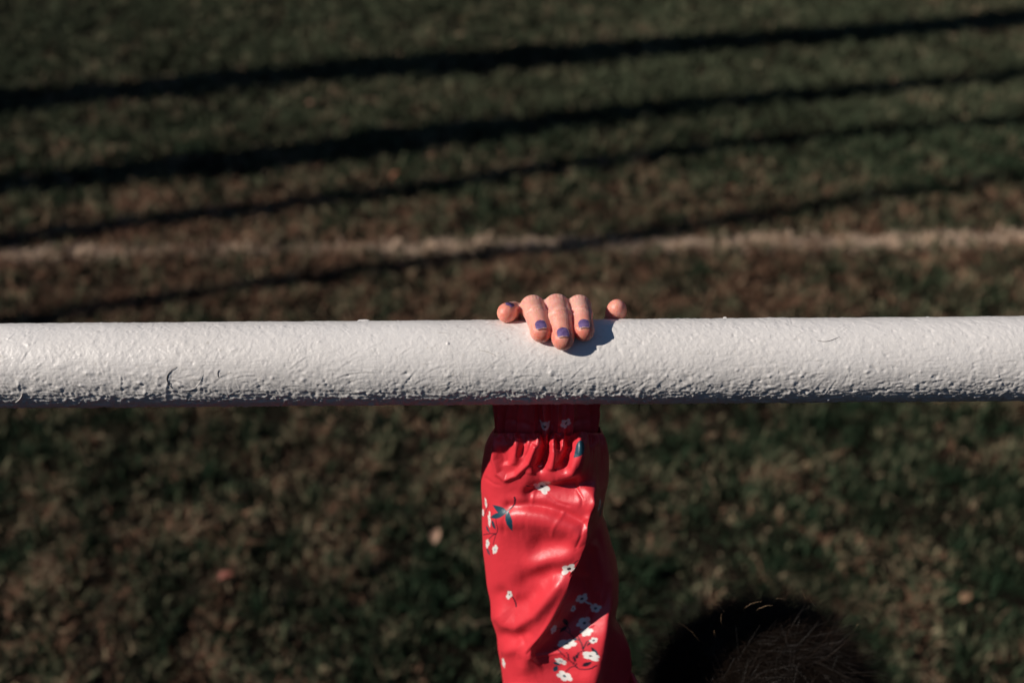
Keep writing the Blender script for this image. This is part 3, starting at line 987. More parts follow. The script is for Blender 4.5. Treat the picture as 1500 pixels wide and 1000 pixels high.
# eyes
for sx in (-1, 1):
    E_ = Field(hc + [sx * .024 - .013, -.085, -.018], hc + [sx * .024 + .013, -.055, .008], .001)
    E_.ell(hc + [sx * .024, -.0695, -.005], (.0095, .0095, .0095), 0)
    v, q = E_.nets(0)
    o = mesh_np('eye', v, q, M_eye); adopt(o, body)
    E_ = Field(hc + [sx * .024 - .008, -.086, -.013], hc + [sx * .024 + .008, -.074, .003], .0006)
    E_.ell(hc + [sx * .024, -.0775, -.005], (.0045, .0020, .0045), 0)
    v, q = E_.nets(0)
    o = mesh_np('iris', v, q, M_iris); adopt(o, body)

# ------------------------------------------------------------------ jacket
J = Field((0.0, -0.16, 0.33), (0.38, 0.22, 0.80), 0.0022)
J.cone((.175, .078, .41), (.178, .022, .60), .108, .092, .03)
J.cone((.125, .010, .635), (.235, .012, .635), .056, .056, .03)
J.cone((.105, -.005, .665), sh_r + [-.004, 0, .02], .056, .052, .02)
J.chain([sh_l, (.302, .034, .55), (.306, .0, .492)], [.050, .043, .036], .015)
J.cone((.306, .0, .495), (.306, -.003, .475), .030, .026, .004)
J.cone((.182, .010, .64), (.182, -.008, .710), .047, .046, .012)
J.cone((.182, -.006, .700), (.183, -.015, .755), .038, .040, .003, sub=True)
J.cone((.306, -.004, .47), (.306, -.012, .44), .020, .024, .002, sub=True)
s_ = J.box((-1, -1, 0), (1, 1, .365)); J.v[s_] = 0.02
x, y, z = J.xyz((slice(None),) * 3)
J.v += (0.0035 * fbm(x * 9 + 0 * y, y * 9 + 0 * x, z * 26 + 4 * x, 2, 91)).astype(np.float32)
jv, jq = J.nets(1)

def flower_at(dx, dy, R, rot=0, n=5):
    r = np.hypot(dx, dy); a = np.arctan2(dy, dx) + rot
    return R * (0.62 + 0.38 * np.abs(np.cos(a * n / 2)) ** 0.7) - r, r

jc = np.tile(RED, (len(jv), 1))
gj = np.random.default_rng(5)
for _ in range(60):
    i = gj.integers(len(jv)); p = jv[i]
    dd = jv - p; m_ = np.abs(dd).max(1) < .02
    ax1 = np.array([1, .2, 0]) if abs(p[1]) > .05 else np.array([.6, .8, 0])
    sd, rr_ = flower_at(dd[m_] @ ax1, dd[m_][:, 2], .008, gj.uniform(0, 6))
    idx_ = np.where(m_)[0]
    jc[idx_[sd > 0]] = (0.75, 0.74, 0.72); jc[idx_[rr_ < .0022]] = (.01, .015, .03)
jacket = mesh_np('jacket', jv, jq, M_rain, cols=jc); adopt(jacket, person)

# ---- sleeve: a lofted net of measured cloth profiles with sharp folds
def YC(z): return 0.021 + 0.20 * (z - 1.053)
PN = np.array([0, 1.0, -0.20])
def cp(px, py, h):
    # plane y = YC(z) - h
    return on_plane(px, py, PN, 0.021 - 0.20 * 1.053 - h * 0.001)
rows = [
 (634, [(724, 0), (730, 10), (750, 19), (800, 23), (846, 22), (858, 18), (868, 14), (875, 8), (880, 0)]),
 (641, [(719, 0), (727, 12), (750, 21), (800, 26), (848, 25), (860, 21), (870, 16), (879, 9), (884, 0)]),
 (652, [(711, 0), (721, 13), (750, 24), (800, 29), (850, 30), (861, 26), (872, 20), (882, 12), (889, 0)]),
 (672, [(707, 0), (718, 13), (750, 24), (800, 30), (850, 33), (862, 27), (873, 20), (884, 12), (892, 0)]),
 (692, [(705, 0), (717, 13), (750, 23), (800, 30), (846, 33), (858, 27), (872, 20), (884, 12), (892, 0)]),
 (706, [(705, 0), (717, 13), (748, 22), (796, 27), (842, 28), (856, 25), (871, 22), (883, 15), (891, 0)]),
 (718, [(705, 0), (718, 13), (746, 21), (790, 25), (842, 28), (864, 31), (876, 29), (883, 19), (889, 0)]),
 (738, [(706, 0), (719, 13), (746, 22), (792, 27), (842, 33), (870, 37), (876, 31), (881, 18), (885, 0)]),
 (754, [(706, 0), (720, 13), (748, 23), (796, 30), (840, 34), (864, 37), (870, 30), (877, 18), (883, 0)]),
 (770, [(706, 0), (721, 13), (750, 24), (798, 31), (845, 37), (861, 39), (864, 31), (875, 19), (889, 0)]),
 (800, [(707, 0), (722, 13), (752, 22), (798, 29), (842, 37), (857, 39), (860, 30), (874, 18), (897, 0)]),
 (828, [(710, 0), (724, 12), (752, 22), (794, 29), (832, 36), (845, 38), (849, 29), (866, 18), (904, 0)]),
 (855, [(713, 0), (727, 12), (753, 22), (790, 29), (822, 36), (834, 38), (838, 28), (858, 18), (906, 0)]),
 (880, [(718, 0), (731, 12), (755, 22), (784, 29), (811, 35), (822, 37), (827, 27), (850, 18), (905, 0)]),
 (905, [(722, 0), (735, 12), (756, 21), (778, 27), (800, 33), (809, 35), (814, 26), (838, 19), (901, 0)]),
 (930, [(727, 0), (739, 12), (757, 20), (772, 26), (786, 31), (793, 33), (799, 26), (822, 22), (913, 0)]),
 (956, [(731, 0), (743, 12), (758, 20), (766, 24), (772, 28), (777, 29), (784, 25), (806, 24), (924, 0)]),
 (975, [(734, 0), (746, 12), (760, 19), (768, 23), (777, 26), (786, 27), (796, 26), (815, 26), (925, 0)]),
 (1000, [(737, 0), (749, 12), (764, 19), (775, 23), (788, 26), (800, 27), (812, 28), (830, 29), (922, 0)]),
]
# one extra crest between the valley and the right edge: (px, h) per row
crest2 = {634: (878, 5), 641: (882, 5), 652: (886, 7), 672: (889, 7), 692: (889, 7), 706: (888, 9), 718: (887, 12), 738: (883.5, 12),
          754: (880.5, 12), 770: (883, 14), 800: (887, 14), 828: (890, 15), 855: (893, 17), 880: (893, 21), 905: (890, 27),
          930: (886, 32), 956: (880, 35), 975: (876, 37), 1000: (871, 38)}
crest3 = {634: (879, 3), 641: (883, 3), 652: (888, 4), 672: (891, 4), 692: (891, 4), 706: (890, 5), 718: (888.5, 7), 738: (884.5, 7),
          754: (882, 7), 770: (887, 8), 800: (894, 7), 828: (899, 8), 855: (902, 9), 880: (901, 11), 905: (897, 14),
          930: (898, 20), 956: (901, 20), 975: (900, 20), 1000: (896, 22)}
net = []; npx = []; npy = []
for py, cps in rows:
    l9 = cps[:8] + [crest2[py], crest3[py]] + cps[8:]
    net.append([cp(a, py, h) for a, h in l9]); npx.append([a for a, h in l9]); npy.append([py] * len(l9))
NC = len(net[0])
angs = np.radians(np.linspace(-90, 90, NC))
for (z, cx, cyy, rr_, py_) in ((.845, .040, -.026, .045, 1060), (.80, .052, -.028, .048, 1130), (.765, .066, -.028, .050, 1180), (.73, .078, -.026, .046, 1240)):
    net.append([np.array([cx + rr_ * math.sin(a), cyy - rr_ * math.cos(a), z]) for a in angs])
    npx.append(list(810 + 95 * np.sin(angs))); npy.append([py_] * NC)
net = np.array(net); npx = np.array(npx, float); npy = np.array(npy, float)
full = np.concatenate([net, npx[..., None], npy[..., None]], -1)          # rows x NC x 5
NR = 620
rowpos = np.array([r_[0] for r_ in rows] + [1060, 1130, 1180, 1240], float)
rq = np.concatenate([np.linspace(634, 1004, 540), np.linspace(1006, 1240, NR - 540)])
def hermite(xk, yk, xq):
    """monotone cubic through yk (K, ...)"""
    dx = np.diff(xk); dy = np.diff(yk, axis=0) / dx.reshape(-1, *([1] * (yk.ndim - 1)))
    m = np.zeros_like(yk)
    a, b_ = dy[:-1], dy[1:]
    with np.errstate(divide='ignore', invalid='ignore'):
        hm = 2 * a * b_ / (a + b_)
    m[1:-1] = np.where(a * b_ > 0, hm, 0); m[0] = dy[0]; m[-1] = dy[-1]
    i = np.clip(np.searchsorted(xk, xq) - 1, 0, len(xk) - 2)
    h = dx[i].reshape(-1, *([1] * (yk.ndim - 1)))
    t_ = ((xq - xk[i]) / dx[i]).reshape(-1, *([1] * (yk.ndim - 1)))
    return (yk[i] * (2 * t_**3 - 3 * t_**2 + 1) + m[i] * h * (t_**3 - 2 * t_**2 + t_) + yk[i + 1] * (-2 * t_**3 + 3 * t_**2) + m[i + 1] * h * (t_**3 - t_**2))
R1 = hermite(rowpos, full, rq)
shares = [20, 34, 52, 50, 26, 40, 34, 44, 26, 26]
uq = np.concatenate([i + np.arange(n_) / n_ for i, n_ in enumerate(shares)] + [[NC - 1]])
R2 = hermite(np.arange(NC, dtype=float), R1.swapaxes(0, 1), uq).swapaxes(0, 1)   # NR x NU x 5
NU = R2.shape[1]
def gsm(a, sig, axis):
    k = int(3 * sig) + 1; w = np.exp(-0.5 * (np.arange(-k, k + 1) / sig) ** 2); w /= w.sum()
    pad = [(0, 0)] * a.ndim; pad[axis] = (k, k)
    p = np.pad(a, pad, mode='reflect', reflect_type='odd')
    out = 0
    for i, ww in enumerate(w):
        sl = [slice(None)] * a.ndim; sl[axis] = slice(i, i + a.shape[axis]); out = out + ww * p[tuple(sl)]
    return out
R2 = gsm(R2, 2.6, 1); R2 = gsm(R2, 4.0, 0)
P3 = R2[..., :3].copy(); PXs, PYs = R2[..., 3], R2[..., 4]
# fold details: (points, height mm, half-widths in photo pixels on either side)
def ridge(pts, amp, w, end=8.0):
    pts = np.array(pts, float); best = np.full(PXs.shape, 1e9); tt = np.zeros(PXs.shape)
    L = 0; tot = sum(np.linalg.norm(pts[i + 1] - pts[i]) for i in range(len(pts) - 1))
    for i in range(len(pts) - 1):
        a, b_ = pts[i], pts[i + 1]; ab = b_ - a; l_ = np.linalg.norm(ab)
        t_ = np.clip(((PXs - a[0]) * ab[0] + (PYs - a[1]) * ab[1]) / l_ ** 2, 0, 1)
        dd = np.hypot(PXs - a[0] - t_ * ab[0], PYs - a[1] - t_ * ab[1])
        m_ = dd < best; best = np.where(m_, dd, best); tt = np.where(m_, L + t_ * l_, tt); L += l_
    env = smooth01((tot - tt) / end + 0.15)
    return amp * mm * np.exp(-(best / w) ** 2) * env
D = 0
D = D + ridge([(728, 645), (725, 672), (730, 692), (741, 701), (757, 694), (775, 676), (785, 650)], 2.4, 4.6, 4)
D = D + ridge([(743, 648), (741, 664), (743, 682)], -2.0, 7)
D = D + ridge([(757, 642), (756, 662), (750, 682)], 1.8, 6)
D = D + ridge([(768, 642), (766, 656), (760, 672)], -1.5, 4.5)
D = D + ridge([(801, 640), (800, 655), (795, 675), (786, 694)], -6.5, 7.0, 14)
D = D + ridge([(834, 640), (834, 655), (829, 675), (822, 691)], -6.5, 7.5, 12)
D = D + ridge([(818, 640), (817, 661)], -3.5, 4.2)
D = D + ridge([(789, 640), (784, 670), (776, 695)], 1.6, 7)
D = D + ridge([(810, 640), (811, 665), (806, 690)], 2.2, 6)
D = D + ridge([(826, 640), (824, 660)], 2.0, 4)
D = D + ridge([(850, 640), (849, 665), (838, 690), (815, 702), (790, 703)], 2.8, 9, 24)
D = D + ridge([(776, 722), (800, 713), (828, 709), (850, 712)], -2.6, 9, 10)
D = D + ridge([(745, 741), (775, 739), (800, 743), (825, 751), (850, 764), (862, 775)], -2.4, 7, 14)
D = D + ridge([(735, 760), (770, 757), (805, 763), (835, 777), (852, 800)], 2.6, 15, 20)
D = D + ridge([(862, 806), (830, 797), (795, 798), (770, 806)], -2.6, 15, 30)
D = D + ridge([(852, 800), (832, 812), (800, 822), (765, 832)], 2.6, 13, 30)
D = D + ridge([(840, 845), (808, 838), (772, 852), (752, 872)], -2.8, 14, 30)
D = D + ridge([(734, 902), (742, 911), (758, 915), (785, 898), (810, 868), (832, 838)], 3.6, 11, 30)
D = D + ridge([(734, 870), (752, 885), (770, 880), (792, 858)], -2.2, 11, 20)
D = D + ridge([(738, 930), (756, 934), (780, 922)], -2.0, 9, 14)
D = D + ridge([(744, 952), (760, 948), (770, 962), (768, 990)], 2.0, 9, 20)
D = D + ridge([(790, 985), (830, 975), (866, 985)], -1.2, 12, 20)
D = D + ridge([(865, 730), (855, 745), (861, 760)], -0.8, 8, 10)
D = D + ridge([(772, 700), (765, 730), (748, 742)], 1.0, 12, 20)
D = D + ridge([(878, 655), (882, 700), (878, 735)], -1.6, 6, 14)
D = D + ridge([(872, 800), (885, 850), (880, 890)], 2.2, 7, 24)
D = D + ridge([(858, 850), (866, 885), (850, 920)], -1.8, 7, 20)
for pts_, a_, w_ in (([(774, 955), (790, 938), (812, 915)], -0.7, 2.6), ([(776, 962), (800, 958), (826, 955)], 0.5, 2.4), ([(768, 940), (752, 925), (744, 915)], -0.5, 2.8),
                    ([(845, 800), (852, 785), (853, 770)], -0.5, 2.4), ([(712, 700), (722, 708), (735, 712)], -0.35, 2.4), ([(790, 708), (781, 724), (778, 742)], 0.4, 2.6),
                    ([(748, 742), (741, 760), (738, 785)], -0.4, 3.0), ([(825, 752), (812, 770), (806, 792)], 0.35, 3.2), ([(868, 915), (850, 925), (830, 929)], 0.4, 2.4),
                    ([(800, 722), (815, 735), (838, 742)], -0.4, 2.6), ([(846, 718), (853, 730), (852, 744)], -0.6, 2.4), ([(730, 650), (735, 668), (737, 684)], -0.5, 2.2),
                    ([(811, 650), (813, 668), (811, 688)], 0.6, 2.2), ([(843, 652), (840, 668), (833, 684)], 0.6, 2.4), ([(779, 645), (775, 660), (768, 672)], -0.6, 2.2)):
    D = D + ridge(pts_, a_, w_, 10)
# gather pleats all round near the seam
ug = np.linspace(0, 1, NU)[None, :]
edge_fade = smooth01((PYs - 634) / 5) * np.exp(-np.clip(PYs - 640, 0, None) / 16)
D = D + 0.9 * mm * edge_fade * np.sin(ug * 118 + 3 * noise3(ug * 9, PYs * 0.02, 0.3, 7)) 
D = D + 0.5 * mm * np.exp(-((PYs - 643) / 2.6) ** 2) * noise3(ug * 150, PYs * 0.6, 0.4, 8)
# a faint living irregularity of the cloth
D = D + 0.35 * mm * fbm(P3[..., 0] * 60, P3[..., 2] * 45, P3[..., 0] * 0, 2, 12) + 0.08 * mm * fbm(P3[..., 0] * 260, P3[..., 2] * 200, 0.5, 2, 13)
du = np.gradient(P3, axis=1); dvv = np.gradient(P3, axis=0)
Nn = np.cross(du, dvv); Nn /= np.linalg.norm(Nn, axis=-1)[..., None] + 1e-12
Nn = gsm(Nn, 4, 1); Nn /= np.linalg.norm(Nn, axis=-1)[..., None] + 1e-12
if Nn[NR // 3, NU // 2, 1] > 0: Nn = -Nn
P3 = P3 + Nn * D[..., None]
# the print, laid out in lengths along the cloth
seg = np.linalg.norm(np.diff(P3, axis=1), axis=-1)
Sx = np.concatenate([np.zeros((NR, 1)), np.cumsum(seg, 1)], 1)
mid_i = NU // 2
Sx = Sx - Sx[:, mid_i:mid_i + 1]
Tz = np.concatenate([[0], np.cumsum(np.linalg.norm(np.diff(P3[:, mid_i], axis=0), axis=-1))])[:, None] + 0 * Sx
def uv_of(px, py):
    k = np.argmin((PXs - px) ** 2 + (PYs - py) ** 2)
    return Sx.ravel()[k], Tz.ravel()[k]
PT = np.tile(RED, (NR, NU, 1)).astype(float)
WHITE = np.array([0.78, 0.76, 0.72]); TEAL = np.array([0.008, 0.055, 0.085]); INK = np.array([0.010, 0.010, 0.022])
PXM = 0.000405     # metres of cloth per photo pixel
def paint(mask, c):
    w = np.clip(mask, 0, 1)[..., None]
    PT[:] = PT * (1 - w) + np.asarray(c) * w
def soft(sd, aa=0.00022): return sd / aa + 0.5
def flower(px, py, R, rot=0.0, sx=1.0, centre=True, n=5, cc=INK, cr=0.26, seed=0):
    s0, t0 = uv_of(px, py)
    dx, dy = (Sx - s0) / sx, Tz - t0
    c_, s_ = math.cos(rot), math.sin(rot)
    a, b_ = dx * c_ + dy * s_, -dx * s_ + dy * c_
    gl = np.random.default_rng(int(px * 7 + py) + seed)
    R *= PXM * 1.12
    sx = min(1.25, sx * 1.1)
    sd = np.full(dx.shape, -1.0)
    for k in range(n):
        an = 2 * PI * k / n + gl.uniform(-.15, .15)
        rp = R * gl.uniform(0.36, 0.46); dd = R * gl.uniform(.52, .62)
        sd = np.maximum(sd, rp - np.hypot(a - dd * math.cos(an), b_ - dd * math.sin(an)))
    sd = np.maximum(sd, R * 0.42 - np.hypot(a, b_))
    paint(soft(sd), WHITE)
    if centre:
        paint(soft(R * cr - np.hypot(a - gl.uniform(-.08, .08) * R, b_)), cc)
def stem(pts, w, c=INK):
    q = smooth_curve(pts, 14) if len(pts) > 2 else np.array(pts, float)
    uv = np.array([uv_of(*p) for p in q])
    sd = np.full(Sx.shape, -1.0)
    for a, b_ in zip(uv[:-1], uv[1:]):
        ab = b_ - a; L2 = ab @ ab + 1e-12
        t_ = np.clip(((Sx - a[0]) * ab[0] + (Tz - a[1]) * ab[1]) / L2, 0, 1)
        sd = np.maximum(sd, w * PXM * 0.5 - np.hypot(Sx - a[0] - t_ * ab[0], Tz - a[1] - t_ * ab[1]))
    paint(soft(sd), c)
def leafp(p0, p1, w, c=TEAL):
    a, b_ = np.array(uv_of(*p0)), np.array(uv_of(*p1))
    ab = b_ - a; L = np.linalg.norm(ab) + 1e-9; e = ab / L
    x_ = (Sx - a[0]) * e[0] + (Tz - a[1]) * e[1]; y_ = -(Sx - a[0]) * e[1] + (Tz - a[1]) * e[0]
    t_ = np.clip(x_ / L, 0, 1)
    half = w * PXM * 0.5 * np.sin(PI * t_ ** 0.75) 
    sd = np.where((x_ < 0) | (x_ > L), -1, half - np.abs(y_))
    paint(soft(sd), c)
# upper part
stem([(772, 710), (779, 714), (788, 717)], 2.6); flower(793, 716, 10.5, 0.3, cc=INK, cr=.2)
leafp((852, 649), (840, 669), 15)
flower(878, 741, 9, 0.2, cc=TEAL); leafp((884, 735), (878, 758), 13)
# cluster at the left edge
stem([(754, 728), (752, 740), (741, 749), (724, 756)], 2.8)
stem([(729, 752), (731, 770), (728, 780), (722, 797)], 1.7); stem([(708, 783), (718, 781), (727, 781)], 1.6); stem([(727, 781), (719, 786), (714, 793)], 1.5)
stem([(713, 742), (710, 752), (707, 756)], 1.4); stem([(716, 738), (712, 750)], 1.2)
leafp((744, 748), (751, 777), 12); leafp((743, 750), (722, 739), 10); leafp((742, 750), (720, 757), 9); leafp((722, 761), (727, 774), 8); leafp((712, 770), (718, 780), 5)
flower(712, 736, 7, .5, .7); flower(718, 761, 10, .1, .55, cc=TEAL, cr=.12); flower(718, 752, 6, .6, .5, centre=False)
flower(707, 750, 7, .2, .6, centre=False); flower(714, 795, 8.5, .2, .9, cc=np.array([.4, .45, .5])); leafp((713, 803), (718, 813), 6); flower(725, 804, 8.5, .9, .8, cc=np.array([.4, .45, .5]))
# single blossoms
stem([(834, 829), (840, 825), (847, 820)], 2.0); flower(832, 834, 11.5, .4, cr=.28, n=4)
stem([(746, 873), (750, 880), (754, 890)], 2.4); flower(743, 873, 9.5, .2, .75, cc=INK, cr=.2)
stem([(737, 954), (737.5, 960)], 2.2); flower(738, 970, 12, .3, .55, cc=TEAL, cr=.12)
# the big spray at the lower right
stem([(812, 948), (825, 958), (838, 972), (847, 980)], 1.9); stem([(847, 980), (860, 980), (874, 974)], 2.2)
stem([(847, 931), (853, 943), (856, 953)], 2.0); stem([(840, 932), (849, 936), (850, 938)], 1.6); stem([(866, 936), (859, 942), (856, 951)], 1.6); stem([(856, 953), (848, 956), (848, 962)], 1.4)
stem([(831, 955), (833, 961), (832, 966)], 1.4); stem([(843, 977), (836, 978), (829, 984)], 1.6); stem([(828, 968), (838, 970), (846, 979)], 1.5); stem([(842, 968), (844, 974)], 1.6)
stem([(812, 922), (825, 921), (838, 930), (848, 938)], 1.7); stem([(824, 908), (832, 917), (836, 928)], 1.6)
leafp((846, 964), (849, 955), 6, INK); leafp((842, 970), (844, 959), 5, INK); leafp((853, 976), (868, 968), 8, INK); leafp((812, 984), (816, 975), 7); leafp((811, 970), (820, 976), 8); leafp((846, 934), (839, 939), 6)
leafp((856, 932), (860, 924), 5, INK); leafp((868, 948), (872, 956), 5, INK); leafp((866, 940), (862, 946), 4, INK); leafp((830, 916), (820, 926), 8, INK); leafp((826, 905), (832, 916), 8, INK); leafp((876, 960), (872, 950), 6)
flower(866, 960, 12, .2, 1.15, cr=.16); flower(870, 937, 8, .4, .8, cc=TEAL, cr=.3); flower(831, 942, 13, .1, 1.2, cr=.15); flower(859, 925, 11, .7, .9, centre=False)
flower(821, 969, 10, .2, .85, cc=np.array([.35, .4, .45])); flower(828, 990, 11, .8, 1.1, cc=TEAL, cr=.2)
flower(852, 876, 9.5, .2, cc=TEAL); flower(873, 890, 9.5, .9, cc=TEAL); flower(856, 912, 12.5, .3, cc=TEAL, cr=.2); flower(840, 891, 7, .1, .6, cc=TEAL); flower(811, 921, 10, .5, .5, cc=TEAL, cr=.1)
stem([(856, 880), (862, 884), (868, 887)], 3, WHITE * 0.9)
# flowers further down the arm, out of the picture
for (a_, b_) in ((760, 1040), (820, 1070), (870, 1110), (790, 1130), (850, 1180)):
    flower(a_, b_, 11, a_ * .1)
# back of the sleeve
nb = 70
fb = np.linspace(0, 1, nb + 2)[1:-1]
Rg = P3[:, -1]; Lf = P3[:, 0]
cen = (Rg + Lf) / 2
ang = fb * PI
back = cen[:, None] + (Rg - cen)[:, None] * np.cos(ang)[None, :, None] + np.array([0, 1.0, 0])[None, None] * (0.030 * np.sin(ang))[None, :, None]
ring = np.concatenate([P3, back], 1)
cols = np.concatenate([PT, np.tile(RED, (NR, nb, 1))], 1)
sleeve = mesh_np('sleeve', ring.reshape(-1, 3), grid_faces(NR, ring.shape[1], True), M_rain, cols=cols.reshape(-1, 3))
adopt(sleeve, jacket)

# ---- gathered elastic cuff
nz, na = 90, 720
th = np.linspace(0, 2 * PI, na, endpoint=False)[None, :]
tv = np.linspace(0, 1, nz)[:, None]
topc = np.array([0.0215, 0.0275, RAIL_Z - 0.0245]); botc = (cp(802, 640, 0)); botc[0] = 0.0207
z_ = topc[2] + (botc[2] - topc[2]) * tv
cx = topc[0] + (botc[0] - topc[0]) * tv; cyy = topc[1] + (YC(botc[2]) + 0.001 - topc[1]) * tv
aa_ = 0.0305 + 0.0022 * np.sin(PI * tv) - 0.003 * (1 - tv) ** 3
bb_ = 0.0225 + 0.0020 * np.sin(PI * tv) - 0.002 * (1 - tv) ** 3
wob = th + 0.10 * noise3(np.cos(th) * 3, np.sin(th) * 3, tv * 1.6, 15)
pl = 1.9 * mm * (1 - 2 * np.abs(np.sin(wob * 11.5 + 0.8 * noise3(np.cos(th) * 6, np.sin(th) * 6, tv * 0.8, 19))) ** 0.8) + 0.9 * mm * np.sin(wob * 17 + 1.0 + 1.5 * tv) + 0.8 * mm * noise3(np.cos(wob) * 14, np.sin(wob) * 14, tv * 3, 16)
pl = pl - 0.0013 * np.exp(-((tv - 0.5) / 0.04) ** 2) * 0.5
env = 0.65 + 0.35 * np.cos((tv - 0.5) * 4) 
Rx = aa_ + pl * env; Ry = bb_ + pl * env
V = np.stack([cx + Rx * np.sin(th), cyy - Ry * np.cos(th), z_ + 0.0006 * noise3(np.cos(th) * 20, np.sin(th) * 20, tv * 2, 18)], -1)
# turned-in hem: roll the top edge inside
inn = V[0][None].copy()
hem = []
for q in np.linspace(0.15, 1, 8):
    sh = V[0].copy(); c0 = np.array([topc[0], topc[1]])
    k = 1 - 0.16 * q
    sh[:, :2] = c0 + (sh[:, :2] - c0) * k; sh[:, 2] += 0.0014 * math.sin(q * PI) - 0.016 * max(0, q - 0.5)
    hem.append(sh)
V = np.concatenate([np.array(hem[::-1]), V], 0)
nz2 = V.shape[0]
ccol2 = np.tile(RED, (nz2, na, 1)).astype(float)
Sx = (np.linspace(-PI, PI, na, endpoint=False)[None] * 0.027) + 0 * V[..., 0]; Sx = np.roll(Sx, na // 2, 1)
Tz = (V[..., 2] * -1)
PT = ccol2
def uv_of(px, py):
    s0 = (px - 801) * PXM; z0 = -(cp(px, py, 20)[2]); return math.asin(max(-1, min(1, s0 / .034))) * .027, z0
flower(830, 619, 7, .3, cc=INK); flower(796, 618, 7, .8, cc=INK); 
cuff = mesh_np('cuff', V.reshape(-1, 3), grid_faces(nz2, na, True), M_rain, cols=PT.reshape(-1, 3))
adopt(cuff, jacket)

# little puckers of cloth and thread along the seam
gs = np.random.default_rng(44)
for k in range(34):
    a = -1.15 + 2.3 * k / 33 + gs.uniform(-.03, .03)
    zc = botc[2] + gs.uniform(-.0010, .0014)
    c = np.array([botc[0] + 0.0318 * math.sin(a), YC(botc[2]) - 0.0258 * math.cos(a), zc])
    tdir = np.array([math.cos(a), math.sin(a), gs.uniform(-.5, .5)])
    o_ = np.array([math.sin(a), -math.cos(a), 0])
    s = np.linspace(-1, 1, 7)[:, None]
    L = gs.uniform(.0008, .0017)
    P = c + tdir * s * L + o_ * (0.0008 * (1 - s ** 2)) 
    v, f = tube_np(P, 0.00045 * (1.1 - np.abs(s[:, 0]) * .7), 6)
    cl = np.tile(RED if gs.uniform() < .8 else np.array([.8, .6, .55]), (len(v), 1))
    o = mesh_np('seam_pucker', v, f, M_rain, cols=cl); adopt(o, jacket)

# trousers and boots
T_ = Field((.05, -.06, .06), (.30, .20, .46), .004)
T_.cone((.15, .078, .40), (.20, .078, .40), .075, .075, .02)
for sx in (-1, 1):
    T_.chain([(.175 + sx * .042, .076, .38), (.175 + sx * .047, .076, .22), (.175 + sx * .050, .098, .10)], [.062, .050, .044], .012)
x, y, z = T_.xyz((slice(None),) * 3)
T_.v += (0.003 * fbm(x * 12 + 0 * y, y * 12 + 0 * x, z * 30, 2, 95)).astype(np.float32)
v, q = T_.nets(1)
o = mesh_np('trousers', v, q, M_trouser); adopt(o, person)
for sx in (-1, 1):
    cx_ = .175 + sx * .050
    Bt = Field((cx_ - .07, -.07, -.005), (cx_ + .07, .18, .20), .003)
    Bt.cone((cx_, .100, .165), (cx_, .102, .05), .046, .038, .01)
    Bt.cone((cx_, .105, .036), (cx_ + sx * .006, .010, .032), .036, .034, .02)
    s_ = Bt.box((-1, -1, -1), (1, 1, .006)); Bt.v[s_] = .02
    v, q = Bt.nets(1)
    v[:, 2] = np.maximum(v[:, 2], .004)
    o = mesh_np('boot', v, q, M_boot); adopt(o, person)

# ------------------------------------------------------------------ hair
gh = np.random.default_rng(77)
hcc = hc + [0, .012, .012]
def strands(n, lo, hi, w, seed, zmin=-0.35, stray=0.0, bright=1.0):
    gl = np.random.default_rng(seed)
    u_ = gl.normal(size=(n * 3, 3)); u_ /= np.linalg.norm(u_, axis=1)[:, None]
    keep = (u_[:, 2] > zmin) & ~((u_[:, 1] < -0.55) & (u_[:, 2] < 0.25))
    u_ = u_[keep][:n]; n = len(u_)
    root = hcc + u_ * np.array([.0665, .0785, .0665])
    # combed from the crown, in locks
    crown = np.array([-0.15, 0.55, 0.82]); crown /= np.linalg.norm(crown)
    away = u_ - crown * (u_ @ crown)[:, None]
    swirl = np.cross(np.tile(crown, (n, 1)), u_)
    dirn = away + 0.55 * swirl
    lock = np.stack([fbm(u_[:, 0] * 4, u_[:, 1] * 4, u_[:, 2] * 4, 2, 101 + i) for i in range(3)], -1)
    dirn = dirn + 1.1 * lock + 0.25 * gl.normal(size=(n, 3))
    dirn -= u_ * np.sum(dirn * u_, 1)[:, None]
    dirn /= np.linalg.norm(dirn, axis=1)[:, None]
    lift = 0.20 + 0.30 * np.clip(fbm(u_[:, 0] * 3, u_[:, 1] * 3, u_[:, 2] * 3 + 4, 2, 105) + .25, 0, 1) + stray * gl.uniform(0, 1, n) ** 1.5
    L = gl.uniform(lo, hi, n)
    K_ = 8
    pts = np.empty((n, K_, 3)); p = root.copy(); d_ = dirn * np.cos(lift)[:, None] + u_ * np.sin(lift)[:, None]
    curl = gl.normal(0, .10 + stray * 0.16, (n, 3))
    for k in range(K_):
        pts[:, k] = p
        p = p + d_ * (L / (K_ - 1))[:, None]
        nrm = (p - hcc) / np.array([.0665, .0785, .0665]) ** 2; nrm /= np.linalg.norm(nrm, axis=1)[:, None]
        d_ = d_ - 0.055 * nrm * (1 - stray) + curl * 0.6
        d_[:, 2] -= 0.02
        d_ /= np.linalg.norm(d_, axis=1)[:, None]
        rr_ = np.linalg.norm((p - hcc) / np.array([.068, .080, .068]), axis=1)
        m_ = rr_ < 1
        p[m_] = hcc + (p[m_] - hcc) / rr_[m_][:, None]
    return pts, w, gl
